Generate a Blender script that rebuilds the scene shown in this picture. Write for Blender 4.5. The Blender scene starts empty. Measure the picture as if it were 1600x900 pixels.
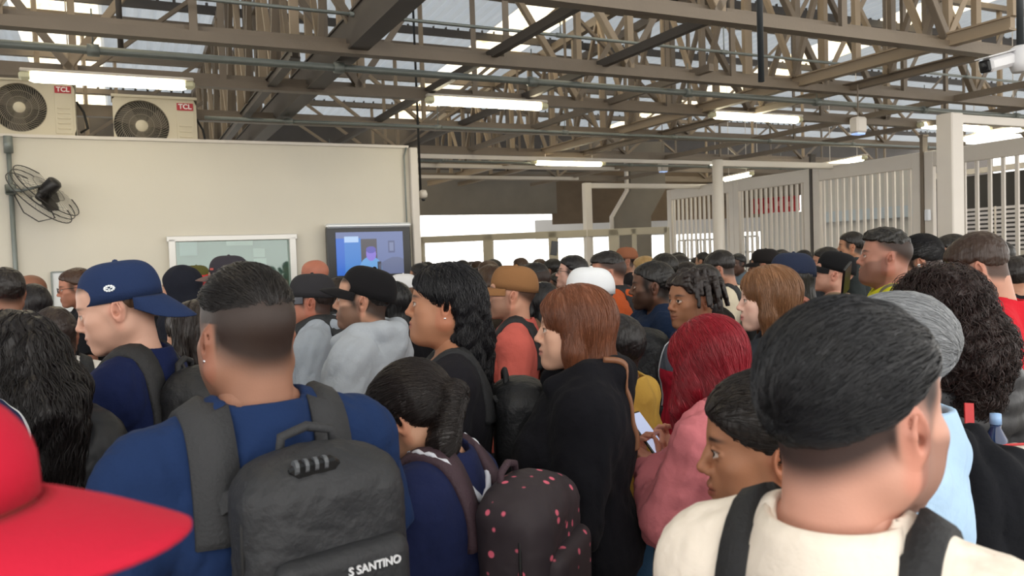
import bpy, math, random, time
import numpy as np
from mathutils import Vector, Matrix, Euler
from mathutils.kdtree import KDTree
from mathutils.bvhtree import BVHTree
T0 = time.time()
SC = bpy.context.scene
COL = SC.collection
rad = math.radians
# ---------------------------------------------------------------- camera, light, exposure
F_PX, HOR, ROLL, CAM_H = 1250.0, 398.0, 2.0, 1.72
cam_d = bpy.data.cameras.new('camera'); cam = bpy.data.objects.new('camera', cam_d); COL.objects.link(cam)
cam_d.sensor_width = 36; cam_d.lens = 36 * F_PX / 1600; cam_d.clip_end = 300; cam_d.clip_start = 0.02
PITCH = math.atan((450 - HOR) / F_PX)
cam.matrix_world = Matrix.Translation((0, 0, CAM_H)) @ Matrix.Rotation(rad(90) - PITCH, 4, 'X') @ Matrix.Rotation(rad(-ROLL), 4, 'Z')
cam_d.dof.use_dof = True; cam_d.dof.focus_distance = 3.0; cam_d.dof.aperture_fstop = 7.0
SC.camera = cam
SC.view_settings.view_transform = 'Standard'; SC.view_settings.look = 'None'
SC.view_settings.gamma = 1; SC.view_settings.use_curve_mapping = False
SC.view_settings.exposure = 0.0
try:
    SC.cycles.use_denoising = True
    SC.cycles.max_bounces = 6; SC.cycles.diffuse_bounces = 4; SC.cycles.glossy_bounces = 3; SC.cycles.transmission_bounces = 4
    SC.cycles.transparent_max_bounces = 8; SC.cycles.caustics_reflective = False; SC.cycles.caustics_refractive = False
    SC.cycles.sample_clamp_indirect = 6
except Exception as e: print(e)
world = bpy.data.worlds.new('world'); SC.world = world; world.use_nodes = True
bg = world.node_tree.nodes['Background']; bg.inputs[0].default_value = (1.0, 0.975, 0.93, 1); bg.inputs[1].default_value = 3.3
CM = cam.matrix_world.copy()
def P(px, py, Y):
    """world point seen at photo pixel (px,py) at forward distance Y"""
    d = CM.to_3x3() @ Vector(((px - 800) / F_PX, -(py - 450) / F_PX, -1))
    return Vector((0, 0, CAM_H)) + d * (Y / d.y)
UA = rad(64.0)
U = Vector((math.sin(UA), math.cos(UA), 0)); V = Vector((-math.cos(UA), math.sin(UA), 0))
def W(u, v, z=0.0): return Vector((U.x * u + V.x * v, U.y * u + V.y * v, z))
UROT = math.atan2(U.y, U.x)
def on_v(px, v):
    """u coordinate where the sight line through column px (at mid height) meets the plane at v"""
    d = P(px, 300, 1.0) - Vector((0, 0, CAM_H)); d.z = 0
    t = v / d.dot(V); return d.dot(U) * t
def on_u(px, u):
    d = P(px, 300, 1.0) - Vector((0, 0, CAM_H)); d.z = 0
    t = u / d.dot(U); return d.dot(V) * t
def zat(px, py, u, v):
    """height of the point at plan position (u,v) seen at row py"""
    p = W(u, v); return P(px, py, p.y).z
def area(name, loc, size, power, color, rot=(0, 0, 0), sy=None):
    l = bpy.data.lights.new(name, 'AREA'); l.energy = power; l.color = color; l.size = size
    if sy: l.shape = 'RECTANGLE'; l.size_y = sy
    o = bpy.data.objects.new(name, l); COL.objects.link(o); o.location = loc; o.rotation_euler = rot; return o

# ---------------------------------------------------------------- materials
def srgb(h):
    if isinstance(h, str):
        h = h.lstrip('#'); c = [int(h[i:i + 2], 16) / 255 for i in (0, 2, 4)]
    else: c = h
    return tuple(((x / 12.92) if x <= 0.04045 else ((x + 0.055) / 1.055) ** 2.4) for x in c)
MATS = {}
def mat(name, col, rough=0.8, metal=0.0, bump=0.0, bscale=60, var=0.0, vscale=4, emit=None, estr=1.0, sheen=0.0, spec=0.5, stretch=None, coords='Object'):
    key = (name, str(col))
    if key in MATS: return MATS[key]
    m = bpy.data.materials.new(name); m.use_nodes = True; MATS[key] = m
    nt = m.node_tree; b = nt.nodes['Principled BSDF']
    c = (*srgb(col), 1); b.inputs['Base Color'].default_value = c
    b.inputs['Roughness'].default_value = rough; b.inputs['Metallic'].default_value = metal
    b.inputs['Specular IOR Level'].default_value = spec
    if sheen: b.inputs['Sheen Weight'].default_value = sheen
    tc = nt.nodes.new('ShaderNodeTexCoord'); src = tc.outputs[coords]
    if stretch:
        mp = nt.nodes.new('ShaderNodeMapping'); mp.inputs['Scale'].default_value = stretch
        nt.links.new(src, mp.inputs[0]); src = mp.outputs[0]
    if var:
        n = nt.nodes.new('ShaderNodeTexNoise'); n.inputs['Scale'].default_value = vscale; n.inputs['Detail'].default_value = 4
        nt.links.new(src, n.inputs[0])
        mx = nt.nodes.new('ShaderNodeMix'); mx.data_type = 'RGBA'
        mx.inputs[6].default_value = tuple(max(0, x * (1 - var)) for x in c[:3]) + (1,)
        mx.inputs[7].default_value = tuple(min(1, x * (1 + var)) for x in c[:3]) + (1,)
        nt.links.new(n.outputs[0], mx.inputs[0]); nt.links.new(mx.outputs[2], b.inputs['Base Color'])
    if bump:
        n2 = nt.nodes.new('ShaderNodeTexNoise'); n2.inputs['Scale'].default_value = bscale; n2.inputs['Detail'].default_value = 3
        nt.links.new(src, n2.inputs[0])
        bp = nt.nodes.new('ShaderNodeBump'); bp.inputs['Strength'].default_value = bump; bp.inputs['Distance'].default_value = 0.01
        nt.links.new(n2.outputs[0], bp.inputs['Height']); nt.links.new(bp.outputs[0], b.inputs['Normal'])
    if emit:
        b.inputs['Emission Color'].default_value = (*srgb(emit), 1); b.inputs['Emission Strength'].default_value = estr
    return m

# ---------------------------------------------------------------- mesh helpers
def raw_mesh(name, v, f, smooth=True, col=None):
    """v (n,3) array, f (m,4) int array or list of faces"""
    me = bpy.data.meshes.new(name)
    if isinstance(f, np.ndarray):
        v = np.asarray(v, np.float32)
        me.vertices.add(len(v)); me.vertices.foreach_set('co', v.ravel())
        k = f.shape[1]
        me.loops.add(f.size); me.loops.foreach_set('vertex_index', f.ravel().astype(np.int32))
        me.polygons.add(len(f))
        me.polygons.foreach_set('loop_start', np.arange(0, f.size, k, dtype=np.int32))
        me.polygons.foreach_set('loop_total', np.full(len(f), k, np.int32))
        me.update(calc_edges=True)
    else:
        me.from_pydata([tuple(p) for p in v], [], f)
        me.update()
    if smooth: me.shade_smooth()
    if col is not None:
        a = me.color_attributes.new('Col', 'FLOAT_COLOR', 'POINT')
        c4 = np.ones((len(v), 4), np.float32); c4[:, :3] = col; a.data.foreach_set('color', c4.ravel())
    return me
def link(name, me, m=None, parent=None, loc=None, rotz=None):
    o = bpy.data.objects.new(name, me); COL.objects.link(o)
    if m is not None:
        for mm in (m if isinstance(m, (list, tuple)) else [m]): me.materials.append(mm)
    if parent is not None: o.parent = parent
    if loc is not None: o.location = loc
    if rotz is not None: o.rotation_euler = (0, 0, rotz)
    return o
def tag(o, label=None, cat=None, group=None, kind=None):
    if label: o['label'] = label
    if cat: o['category'] = cat
    if group: o['group'] = group
    if kind: o['kind'] = kind
    return o
def empty(name, loc=(0, 0, 0), rotz=0, label=None, cat=None, group=None, kind=None):
    o = bpy.data.objects.new(name, None); COL.objects.link(o); o.location = loc; o.rotation_euler = (0, 0, rotz)
    return tag(o, label, cat, group, kind)
class MB:
    """collects simple solids into one mesh"""
    def __init__(s): s.v = []; s.f = []
    def add(s, vs, fs):
        n = len(s.v); s.v += [Vector(p) for p in vs]; s.f += [tuple(i + n for i in f) for f in fs]; return s
    def box(s, c, d, bev=0.0, M=None):
        c = Vector(c); hx, hy, hz = d[0] / 2, d[1] / 2, d[2] / 2
        if bev <= 0:
            vs = [c + Vector((x * hx, y * hy, z * hz)) for x in (-1, 1) for y in (-1, 1) for z in (-1, 1)]
            fs = [(0, 1, 3, 2), (4, 6, 7, 5), (0, 4, 5, 1), (2, 3, 7, 6), (0, 2, 6, 4), (1, 5, 7, 3)]
        else:
            vs = []; fs = []; idx = {}
            for x in (-1, 1):
                for y in (-1, 1):
                    for z in (-1, 1):
                        for ax in range(3):
                            q = [x * (hx - bev), y * (hy - bev), z * (hz - bev)]
                            q[ax] = (x * hx, y * hy, z * hz)[ax]
                            idx[(x, y, z, ax)] = len(vs); vs.append(c + Vector(q))
            for ax in range(3):
                o = [a for a in range(3) if a != ax]
                for sg in (-1, 1):
                    q = []
                    for a, b in ((-1, -1), (1, -1), (1, 1), (-1, 1)):
                        k = [0, 0, 0]; k[ax] = sg; k[o[0]] = a; k[o[1]] = b; q.append(idx[(*k, ax)])
                    fs.append(tuple(q))
                    
            for ax in range(3):
                o = [a for a in range(3) if a != ax]
                for a in (-1, 1):
                    for b in (-1, 1):
                        k0 = [0, 0, 0]; k1 = [0, 0, 0]; k0[o[0]] = k1[o[0]] = a; k0[o[1]] = k1[o[1]] = b; k0[ax] = -1; k1[ax] = 1
                        fs.append((idx[(*k0, o[0])], idx[(*k1, o[0])], idx[(*k1, o[1])], idx[(*k0, o[1])]))
            for x in (-1, 1):
                for y in (-1, 1):
                    for z in (-1, 1): fs.append((idx[(x, y, z, 0)], idx[(x, y, z, 1)], idx[(x, y, z, 2)]))
        if M is not None: vs = [M @ (p - c) + c for p in vs]
        return s.add(vs, fs)
    def bar(s, a, b, w, h, up=(0, 0, 1)):
        a = Vector(a); b = Vector(b); d = (b - a).normalized(); up = Vector(up)
        x = d.cross(up)
        if x.length < 1e-4: x = d.cross(Vector((1, 0, 0)))
        x.normalize(); y = x.cross(d).normalized()
        vs = [p + x * (i * w / 2) + y * (j * h / 2) for p in (a, b) for i, j in ((-1, -1), (1, -1), (1, 1), (-1, 1))]
        return s.add(vs, [(0, 3, 2, 1), (4, 5, 6, 7), (0, 1, 5, 4), (1, 2, 6, 5), (2, 3, 7, 6), (3, 0, 4, 7)])
    def angle(s, a, b, w, t=0.008, side=1):
        """L-section steel angle"""
        a = Vector(a); b = Vector(b); d = (b - a).normalized(); x = d.cross(Vector((0, 0, 1)))
        if x.length < 1e-3: x = Vector(U)
        x.normalize(); y = x.cross(d).normalized()
        s.bar(a, b, w, t); return s.bar(a + x * (side * w / 2) + y * w / 2, b + x * (side * w / 2) + y * w / 2, t, w)
    def tube(s, pts, r, n=8, cap=True, r2=None):
        pts = [Vector(p) for p in pts]; rings = []
        up = None; vs = []
        for i, p in enumerate(pts):
            d = (pts[min(i + 1, len(pts) - 1)] - pts[max(i - 1, 0)]).normalized()
            if up is None: up = d.cross(Vector((0.3, 0.2, 1))).normalized() if abs(d.z) < 0.9 else d.cross(Vector((1, 0, 0))).normalized()
            x = (up - d * up.dot(d)).normalized(); y = d.cross(x); up = x
            rr = r if r2 is None else r + (r2 - r) * i / (len(pts) - 1)
            vs += [p + (x * math.cos(2 * math.pi * k / n) + y * math.sin(2 * math.pi * k / n)) * rr for k in range(n)]
        fs = [(i * n + k, i * n + (k + 1) % n, (i + 1) * n + (k + 1) % n, (i + 1) * n + k) for i in range(len(pts) - 1) for k in range(n)]
        if cap: fs += [tuple(range(n))[::-1], tuple((len(pts) - 1) * n + k for k in range(n))]
        return s.add(vs, fs)
    def lathe(s, prof, n=24, M=None):
        vs = [Vector((r * math.cos(2 * math.pi * k / n), r * math.sin(2 * math.pi * k / n), z)) for r, z in prof for k in range(n)]
        if M is not None: vs = [M @ p for p in vs]
        fs = [(i * n + k, i * n + (k + 1) % n, (i + 1) * n + (k + 1) % n, (i + 1) * n + k) for i in range(len(prof) - 1) for k in range(n)]
        return s.add(vs, fs)
    def build(s, name, m, parent=None, smooth=False, loc=None, rotz=None, **kw):
        me = raw_mesh(name, s.v, s.f, smooth=smooth)
        o = link(name, me, m, parent, loc, rotz); 
        if kw: tag(o, **kw)
        return o
def text_mesh(body, size, m, parent, M, name='lettering', ext=0.001, bold=0.0):
    cu = bpy.data.curves.new(name, 'FONT'); cu.body = body; cu.size = size; cu.extrude = ext; cu.offset = bold
    cu.align_x = 'CENTER'; cu.align_y = 'CENTER'
    o = bpy.data.objects.new(name, cu); COL.objects.link(o)
    dg = bpy.context.evaluated_depsgraph_get(); me = bpy.data.meshes.new_from_object(o.evaluated_get(dg))
    bpy.data.objects.remove(o); bpy.data.curves.remove(cu)
    me.name = name
    q = link(name, me, m, parent); q.matrix_local = M; return q

# ---------------------------------------------------------------- setting: floor, roof, walls
steel = mat('painted_steel', '#776b5d', 0.55, var=0.18, vscale=3, bump=0.15, bscale=30)
steel_dark = mat('dark_steel', '#4b4540', 0.6, var=0.2, vscale=3)
steel_tan = mat('tan_steel', '#978670', 0.55, var=0.15, vscale=2.5)
galv = mat('galvanised_conduit', '#7d837f', 0.45, 0.4, var=0.15, vscale=8)
white_paint = mat('white_gate_paint', '#d6cfc6', 0.45, var=0.06, vscale=3)
wall_m = mat('cream_wall_paint', '#d6d0c2', 0.75, var=0.05, vscale=1.2, bump=0.1, bscale=15)
concrete = mat('bare_concrete', '#7c766d', 0.9, var=0.22, vscale=2, bump=0.2, bscale=12)
floor_m = mat('grey_floor', '#8a857d', 0.6, var=0.15, vscale=1.5)
black_gloss = mat('black_plastic', '#101113', 0.3)
black_matte = mat('black_rubber', '#17181a', 0.6)

fl = MB(); fl.box((4, 14, -0.05), (60, 60, 0.1)); fl.build('floor', floor_m, kind='structure')

def roofz(v): return 5.75 - 0.055 * v
V0, V1 = -4.0, 18.2
def roof():
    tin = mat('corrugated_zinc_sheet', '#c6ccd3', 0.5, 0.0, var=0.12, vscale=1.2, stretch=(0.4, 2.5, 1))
    nt0 = tin.node_tree; trn = nt0.nodes.new('ShaderNodeBsdfTranslucent'); trn.inputs[0].default_value = (*srgb('#c9d3de'), 1); mx0 = nt0.nodes.new('ShaderNodeMixShader'); mx0.inputs[0].default_value = 0.18  # translucency added to the opaque zinc, a made-up glow that brightens its underside
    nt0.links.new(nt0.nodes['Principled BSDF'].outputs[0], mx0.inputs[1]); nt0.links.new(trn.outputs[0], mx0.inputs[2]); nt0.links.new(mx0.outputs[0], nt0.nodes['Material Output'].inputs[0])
    sky = bpy.data.materials.new('translucent_skylight_sheet'); sky.use_nodes = True; nt = sky.node_tree
    b = nt.nodes['Principled BSDF']; out = nt.nodes['Material Output']; b.inputs['Base Color'].default_value = (*srgb('#fff1cf'), 1)
    b.inputs['Roughness'].default_value = 0.6
    tr = nt.nodes.new('ShaderNodeBsdfTranslucent'); tr.inputs[0].default_value = (*srgb('#fff3d6'), 1)
    n = nt.nodes.new('ShaderNodeTexNoise'); n.inputs['Scale'].default_value = 2.5
    ramp = nt.nodes.new('ShaderNodeValToRGB'); ramp.color_ramp.elements[0].position = 0.3; ramp.color_ramp.elements[1].position = 0.6
    ramp.color_ramp.elements[0].color = (*srgb('#e8cf9a'), 1); ramp.color_ramp.elements[1].color = (*srgb('#fff6e0'), 1)
    tc = nt.nodes.new('ShaderNodeTexCoord'); nt.links.new(tc.outputs['Object'], n.inputs[0]); nt.links.new(n.outputs[0], ramp.inputs[0]); nt.links.new(ramp.outputs[0], tr.inputs[0])
    mx = nt.nodes.new('ShaderNodeMixShader'); mx.inputs[0].default_value = 0.9
    nt.links.new(b.outputs[0], mx.inputs[1]); nt.links.new(tr.outputs[0], mx.inputs[2]); nt.links.new(mx.outputs[0], out.inputs[0])
    lights = []
    for (ua, ub) in ((-1.12, -0.1), (5.35, 6.25), (11.3, 12.3)): lights.append((ua, ub))
    def strip(ua, ub, va, vb, m, name, par):
        n = max(2, int((ub - ua) / 0.0475)); vs = []; fs = []
        for i in range(n + 1):
            u = ua + (ub - ua) * i / n; ph = (u / 0.19) % 1.0
            dz = 0.036 if 0.15 < ph < 0.55 else 0.0
            for v in (va, vb): vs.append(W(u, v, roofz(v) + dz + 0.06))
        for i in range(n): fs.append((2 * i, 2 * i + 1, 2 * i + 3, 2 * i + 2))
        o = link(name, raw_mesh(name, vs, fs, smooth=False), m, par); return o
    par = empty('ceiling', kind='structure')
    u = -16.0
    segs = []
    for (ua, ub) in lights:
        segs.append((u, ua)); u = ub
    segs.append((u, 24.0))
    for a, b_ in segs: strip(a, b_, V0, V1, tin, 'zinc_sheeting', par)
    for ua, ub in lights:
        strip(ua, ub, V0, V1, sky, 'skylight_sheet', par)
    return lights
SKY = roof()
# purlins under the roof
pp = empty('trim_1', kind='structure')
for k in range(10):
    v = -3 + 2.3 * k + 0.6
    z = roofz(v)
    b = MB(); b.bar(W(-16, v, z - 0.02), W(24, v, z - 0.02), 0.05, 0.11)
    for i in range(200): b.box(W(-16 + 0.2 * i, v, z + 0.05), (0.03, 0.03, 0.05))
    b.build('purlin', steel_dark, pp)
# dark plate at the lower roof end and the concrete lintel with the far opening
lz0 = zat(780, 335, on_v(780, 18.0), 18.0); lz1 = zat(780, 268, on_v(780, 18.0), 18.0)
uL, uR = on_v(560, 18.0), on_v(915, 18.0)
b = MB(); b.box((0, 0, 0), (uR - uL + 3, 0.35, lz1 - lz0)); b.build('wall_back', concrete, loc=W((uL + uR) / 2 , 18.0, (lz0 + lz1) / 2), rotz=UROT, kind='structure')
b = MB(); b.box((0, 0, 0), (44, 0.1, roofz(18.0) - lz1 + 0.3)); b.build('trim_2', steel_dark, loc=W(6, 18.15, (lz1 + roofz(18)) / 2), rotz=UROT, kind='structure')

CH = 3.37
def truss(v, u0, u1, name_i, mt=steel, mt2=steel_tan, zc=CH, depth=1.35, step=1.15, side=0, lab='', webw=.055):
    zt = roofz(v) - 0.12; depth = zt - zc
    t = empty('roof_truss', W(u0, v, zc), UROT, label=lab, cat='truss', group='parallel roof trusses')
    L = u1 - u0
    b = MB(); b.bar((0, 0, 0), (L, 0, 0), 0.11, 0.075); b.bar((0, 0.05, 0.05), (L, 0.05, 0.05), 0.01, 0.1); b.build('bottom_chord', mt, t)
    b = MB(); b.bar((0, 0, depth), (L, 0, depth), 0.1, 0.08); b.build('top_chord', mt, t)
    n = int(L / step)
    for i in range(n + 1):
        x = i * step
        b = MB(); b.angle((x, 0, 0), (x, 0, depth), webw, side=1 if i % 2 else -1); b.build('upright', mt2 if i % 2 else mt, t)
        if i < n and i % 2 == 0:
            q = ((x, 0, depth), (x + step, 0, 0.02))
        elif i < n: q = ((x, 0, 0.02), (x + step, 0, depth))
        else: continue
        b = MB(); b.angle(*q, webw); b.build('diagonal_brace', mt if i % 3 else mt2, t)
for i, (v, zc, lb) in enumerate(((4.57, CH, 'nearest grey steel roof truss crossing the top right corner'), (6.25, CH, 'second steel roof truss from the camera, above the crowd'),
        (7.78, CH, 'steel roof truss carrying the row of lit fluorescent tubes'), (9.6, CH, 'steel roof truss just behind the cream wall top'),
        (11.8, CH, 'steel roof truss carrying the tube light before the concrete lintel'), (13.6, CH, 'thin steel roof truss second from the concrete lintel'),
        (15.6, CH, 'steel roof truss nearest to the concrete lintel'))):
    truss(v, -12.3 + 0.37 * i, 17.2, i, mt=steel, zc=zc, lab=lb, step=1.25 if v < 9 else 2.1, webw=.058 if v < 9 else .04)
# girders along v
def girder(u, v0, v1, w, h, lab, zc=CH, step=0.55, mtb=steel_dark, dens=True, grp=None):
    t = empty('roof_girder', W(u, v0, zc), UROT + rad(90), label=lab, cat='girder', group=grp)
    L = v1 - v0
    b = MB(); b.bar((0, 0, h / 2), (L, 0, h / 2), w, h); b.bar((0, 0, 0), (L, 0, 0), w + 0.03, 0.015); b.bar((0, 0, h), (L, 0, h), w + 0.03, 0.015); b.build('bottom_beam', mtb, t)
    b = MB(); z0, z1 = roofz(v0) - zc - 0.1, roofz(v1) - zc - 0.1
    b.bar((0, 0, z0), (L, 0, z1), 0.1, 0.12); b.build('top_chord', steel, t)
    if dens:
        n = int(L / step)
        for i in range(n + 1):
            x = i * step; zt = z0 + (z1 - z0) * x / L
            b = MB(); b.bar((x, 0, h), (x, 0, zt), 0.07, 0.05); b.build('upright', steel if i % 2 else steel_tan, t)
            if i < n:
                zt2 = z0 + (z1 - z0) * (x + step) / L
                a_, b_ = ((x, 0.04, h), (x + step, 0.04, zt2)) if i % 2 else ((x, 0.04, zt), (x + step, 0.04, h))
                b = MB(); b.bar(a_, b_, 0.05, 0.05); b.build('diagonal_brace', steel_tan if i % 2 else steel, t)
girder(1.755, 4.2, 17.4, 0.13, 0.26, 'broad dark steel girder slanting down to the cream wall top', step=0.62)
girder(1.35, 6.6, 17.4, 0.05, 0.08, 'lattice girder just left of the broad dark beam', step=0.8)
girder(6.45, 4.0, 17.4, 0.06, 0.1, 'tan lattice girder in the right half of the roof', mtb=steel_tan, step=0.75)
girder(7.2, 4.8, 17.4, 0.05, 0.07, 'lattice girder behind the tan one on the right', mtb=steel, step=0.9)
for u, va, vb, z, lb in ((2.93, 4.6, 17, CH + 0.06, 'tie beam left of roof centre'), (4.04, 4.6, 17, CH + 0.06, 'tie beam right of roof centre'), (5.1, 6, 17, CH + 0.05, 'tie beam beside the tan girder'), (8.9, 4.6, 17, CH, 'tie beam furthest right over the gates'), (10.4, 6, 17, CH, 'tie beam beyond the gates'), (-2.6, 4.6, 8.6, CH + 0.9, 'tie beam over the cream wall')):
    b = MB(); b.bar((0, 0, 0), (vb - va, 0, 0), 0.055, 0.07); b.build('roof_tie', steel_dark if u < 5 else steel, loc=W(u, va, z), rotz=UROT + rad(90), label='straight steel ' + lb, cat='beam')
# conduits
def conduit(v, z, r, u0, u1, lab):
    b = MB(); b.tube([(0, 0, 0), (u1 - u0, 0, 0)], r, 10)
    o = b.build('conduit_pipe', galv, loc=W(u0, v, z), rotz=UROT, smooth=True, label=lab, cat='pipe')
    for k in range(int((u1 - u0) / 1.8)):
        x = 0.9 + 1.8 * k
        c = MB(); c.tube([(x - 0.04, 0, 0), (x + 0.04, 0, 0)], r * 1.5, 10); c.tube([(x, 0, 0), (x, 0, 0.3)], 0.006, 5); c.build('coupling', galv, o, smooth=True)
conduit(6.6, CH - 0.06, 0.03, -10, 14, 'thick grey conduit running under the trusses above the wall')
conduit(6.05, CH + 0.22, 0.014, -10, 14, 'thin upper conduit running along the roof trusses')
conduit(9.3, CH - 0.05, 0.02, 0.9, 14, 'grey conduit behind the cream wall top')
conduit(12.0, CH - 0.12, 0.02, 2, 14, 'far grey conduit before the concrete lintel')
def stripbar(v, z, u0, u1, lab):
    b = MB(); b.bar((0, 0, 0), (u1 - u0, 0, 0), 0.06, 0.06); b.build('cable_tray', white_paint, loc=W(u0, v, z), rotz=UROT, label=lab, cat='cable tray')
stripbar(11.6, CH - 0.1, 1.7, 12, 'long white cable tray, higher of the three by the lintel')
stripbar(13.4, CH - 0.02, 2.2, 9, 'long white cable tray, middle of the three by the lintel')
stripbar(15.0, CH - 0.05, 2.6, 9, 'long white cable tray, lowest of the three by the lintel')

# cream wall
WV = 9.0
wu0, wu1 = on_v(-260, WV), on_v(640, WV)
wz = zat(320, 222, on_v(320, WV), WV)
gx0, gx1 = on_v(264, WV), on_v(452, WV); gz1 = zat(360, 372, on_v(360, WV), WV); gz0 = gz1 - 0.75
def wall_left():
    b = MB(); L = wu1 - wu0; m = WV
    def seg(a, c, z0, z1): b.box(((a + c) / 2 - wu0, 0.09, (z0 + z1) / 2), (c - a, 0.18, z1 - z0))
    seg(wu0, gx0, 0, wz); seg(gx1, wu1, 0, wz); seg(gx0, gx1, 0, gz0); seg(gx0, gx1, gz1, wz)
    b.build('wall_left', wall_m, loc=W(wu0, WV, 0), rotz=UROT, kind='structure')
    c = MB(); c.box((L / 2, 0.09, wz + 0.01), (L, 0.24, 0.03)); c.build('trim_3', white_paint, loc=W(wu0, WV, 0), rotz=UROT, kind='structure')
wall_left()
b = MB(); cw = on_v(652, WV) - wu1; b.box((0, 0, wz / 2), (cw, 0.24, wz), 0.01); b.build('trim_4', white_paint, loc=W(wu1 + cw / 2, WV + 0.05, 0.0), rotz=UROT, kind='structure')
b = MB(); b.tube([(0, 0, 0.3), (0, 0, wz - 0.1), (0.03, 0, wz)], 0.01, 8); b.build('conduit_pipe', galv, loc=W(wu1 - 0.06, WV - 0.03, 0), rotz=UROT, smooth=True, label='slim vertical conduit beside the cream wall corner post', cat='pipe')
# side return of the booth and its inside
b = MB(); b.box((0, 3.0, wz / 2), (0.12, 5.9, wz)); b.build('wall_right', wall_m, loc=W(wu1 + 0.0, WV + 0.1, 0), rotz=UROT, kind='structure')
b = MB(); b.box((0, 0, 0), (3.6, 0.08, 2.4)); b.build('wall_inner', mat('teal_booth_wall', '#8fa9a2', 0.7), loc=W((gx0 + gx1) / 2, WV + 2.0, 1.2), rotz=UROT, kind='structure')
# window in the wall
def window():
    w, h = gx1 - gx0, gz1 - gz0
    t = empty('window_1', W(gx0, WV, gz0), UROT, kind='structure')
    alu = mat('aluminium_frame', '#c9c7c2', 0.35, 0.5)
    b = MB()
    for c, d in (((w / 2, 0, h), (w + 0.1, 0.16, 0.06)), ((w / 2, 0, 0), (w + 0.1, 0.16, 0.06)), ((0, 0, h / 2), (0.07, 0.16, h)), ((w, 0, h / 2), (0.07, 0.16, h))): b.box(c, d, 0.006)
    b.build('window_frame', alu, t)
    g = bpy.data.materials.new('green_tinted_glass'); g.use_nodes = True; nt = g.node_tree
    for n in list(nt.nodes):
        if n.type == 'BSDF_PRINCIPLED': nt.nodes.remove(n)
    gl = nt.nodes.new('ShaderNodeBsdfGlossy'); gl.inputs['Roughness'].default_value = 0.03; tp = nt.nodes.new('ShaderNodeBsdfTransparent'); tp.inputs[0].default_value = (0.72, 0.86, 0.82, 1)
    mx = nt.nodes.new('ShaderNodeMixShader'); mx.inputs[0].default_value = 0.1
    nt.links.new(tp.outputs[0], mx.inputs[1]); nt.links.new(gl.outputs[0], mx.inputs[2]); nt.links.new(mx.outputs[0], nt.nodes['Material Output'].inputs[0])
    b = MB(); b.box((w / 2, 0.0, h / 2), (w, 0.008, h)); b.build('pane', g, t)
    # papers and blind strips seen inside the booth
window()
for px0, px1, py0, py1, c, lb in ((276, 304, 372, 400, '#cfe0ea', 'pale blue poster'), (350, 392, 370, 384, '#eef6f6', 'wide white notice'), (392, 410, 388, 402, '#eef6f6', 'small white notice'), (392, 412, 404, 428, '#eef6f6', 'lower white notice')):
    vv = WV + 1.9; a, c2 = on_v(px0, vv), on_v(px1, vv); m_ = mat('notice_paper', c, 0.6)
    z1, z0 = zat(px0, py0, a, vv), zat(px0, py1, a, vv)
    b = MB(); b.box((0, 0, 0), (c2 - a, 0.01, z1 - z0)); b.build('paper_notice', m_, loc=W((a + c2) / 2, vv + 0.04, (z0 + z1) / 2), rotz=UROT, label=lb + ' seen through the booth window', cat='notice')
# paper on the wall
b = MB(); a, c2 = on_v(73, WV), on_v(112, WV); z1 = zat(90, 425, a, WV)
nb = empty('notice_board', W((a + c2) / 2, WV - 0.012, z1 - 0.2), UROT, label='small white framed board on the cream wall behind the crowd', cat='notice board')
b.box((0, 0, 0), (c2 - a, 0.015, 0.4)); b.build('board', mat('white_board', '#dcdfe0', 0.4), nb)
b = MB()
for c, d in (((0, -0.01, 0.2), (c2 - a, 0.02, 0.015)), ((0, -0.01, -0.2), (c2 - a, 0.02, 0.015)), ((-(c2 - a) / 2, -0.01, 0), (0.015, 0.02, 0.4)), (((c2 - a) / 2, -0.01, 0), (0.015, 0.02, 0.4))): b.box(c, d)
b.build('frame', galv, nb)
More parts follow.
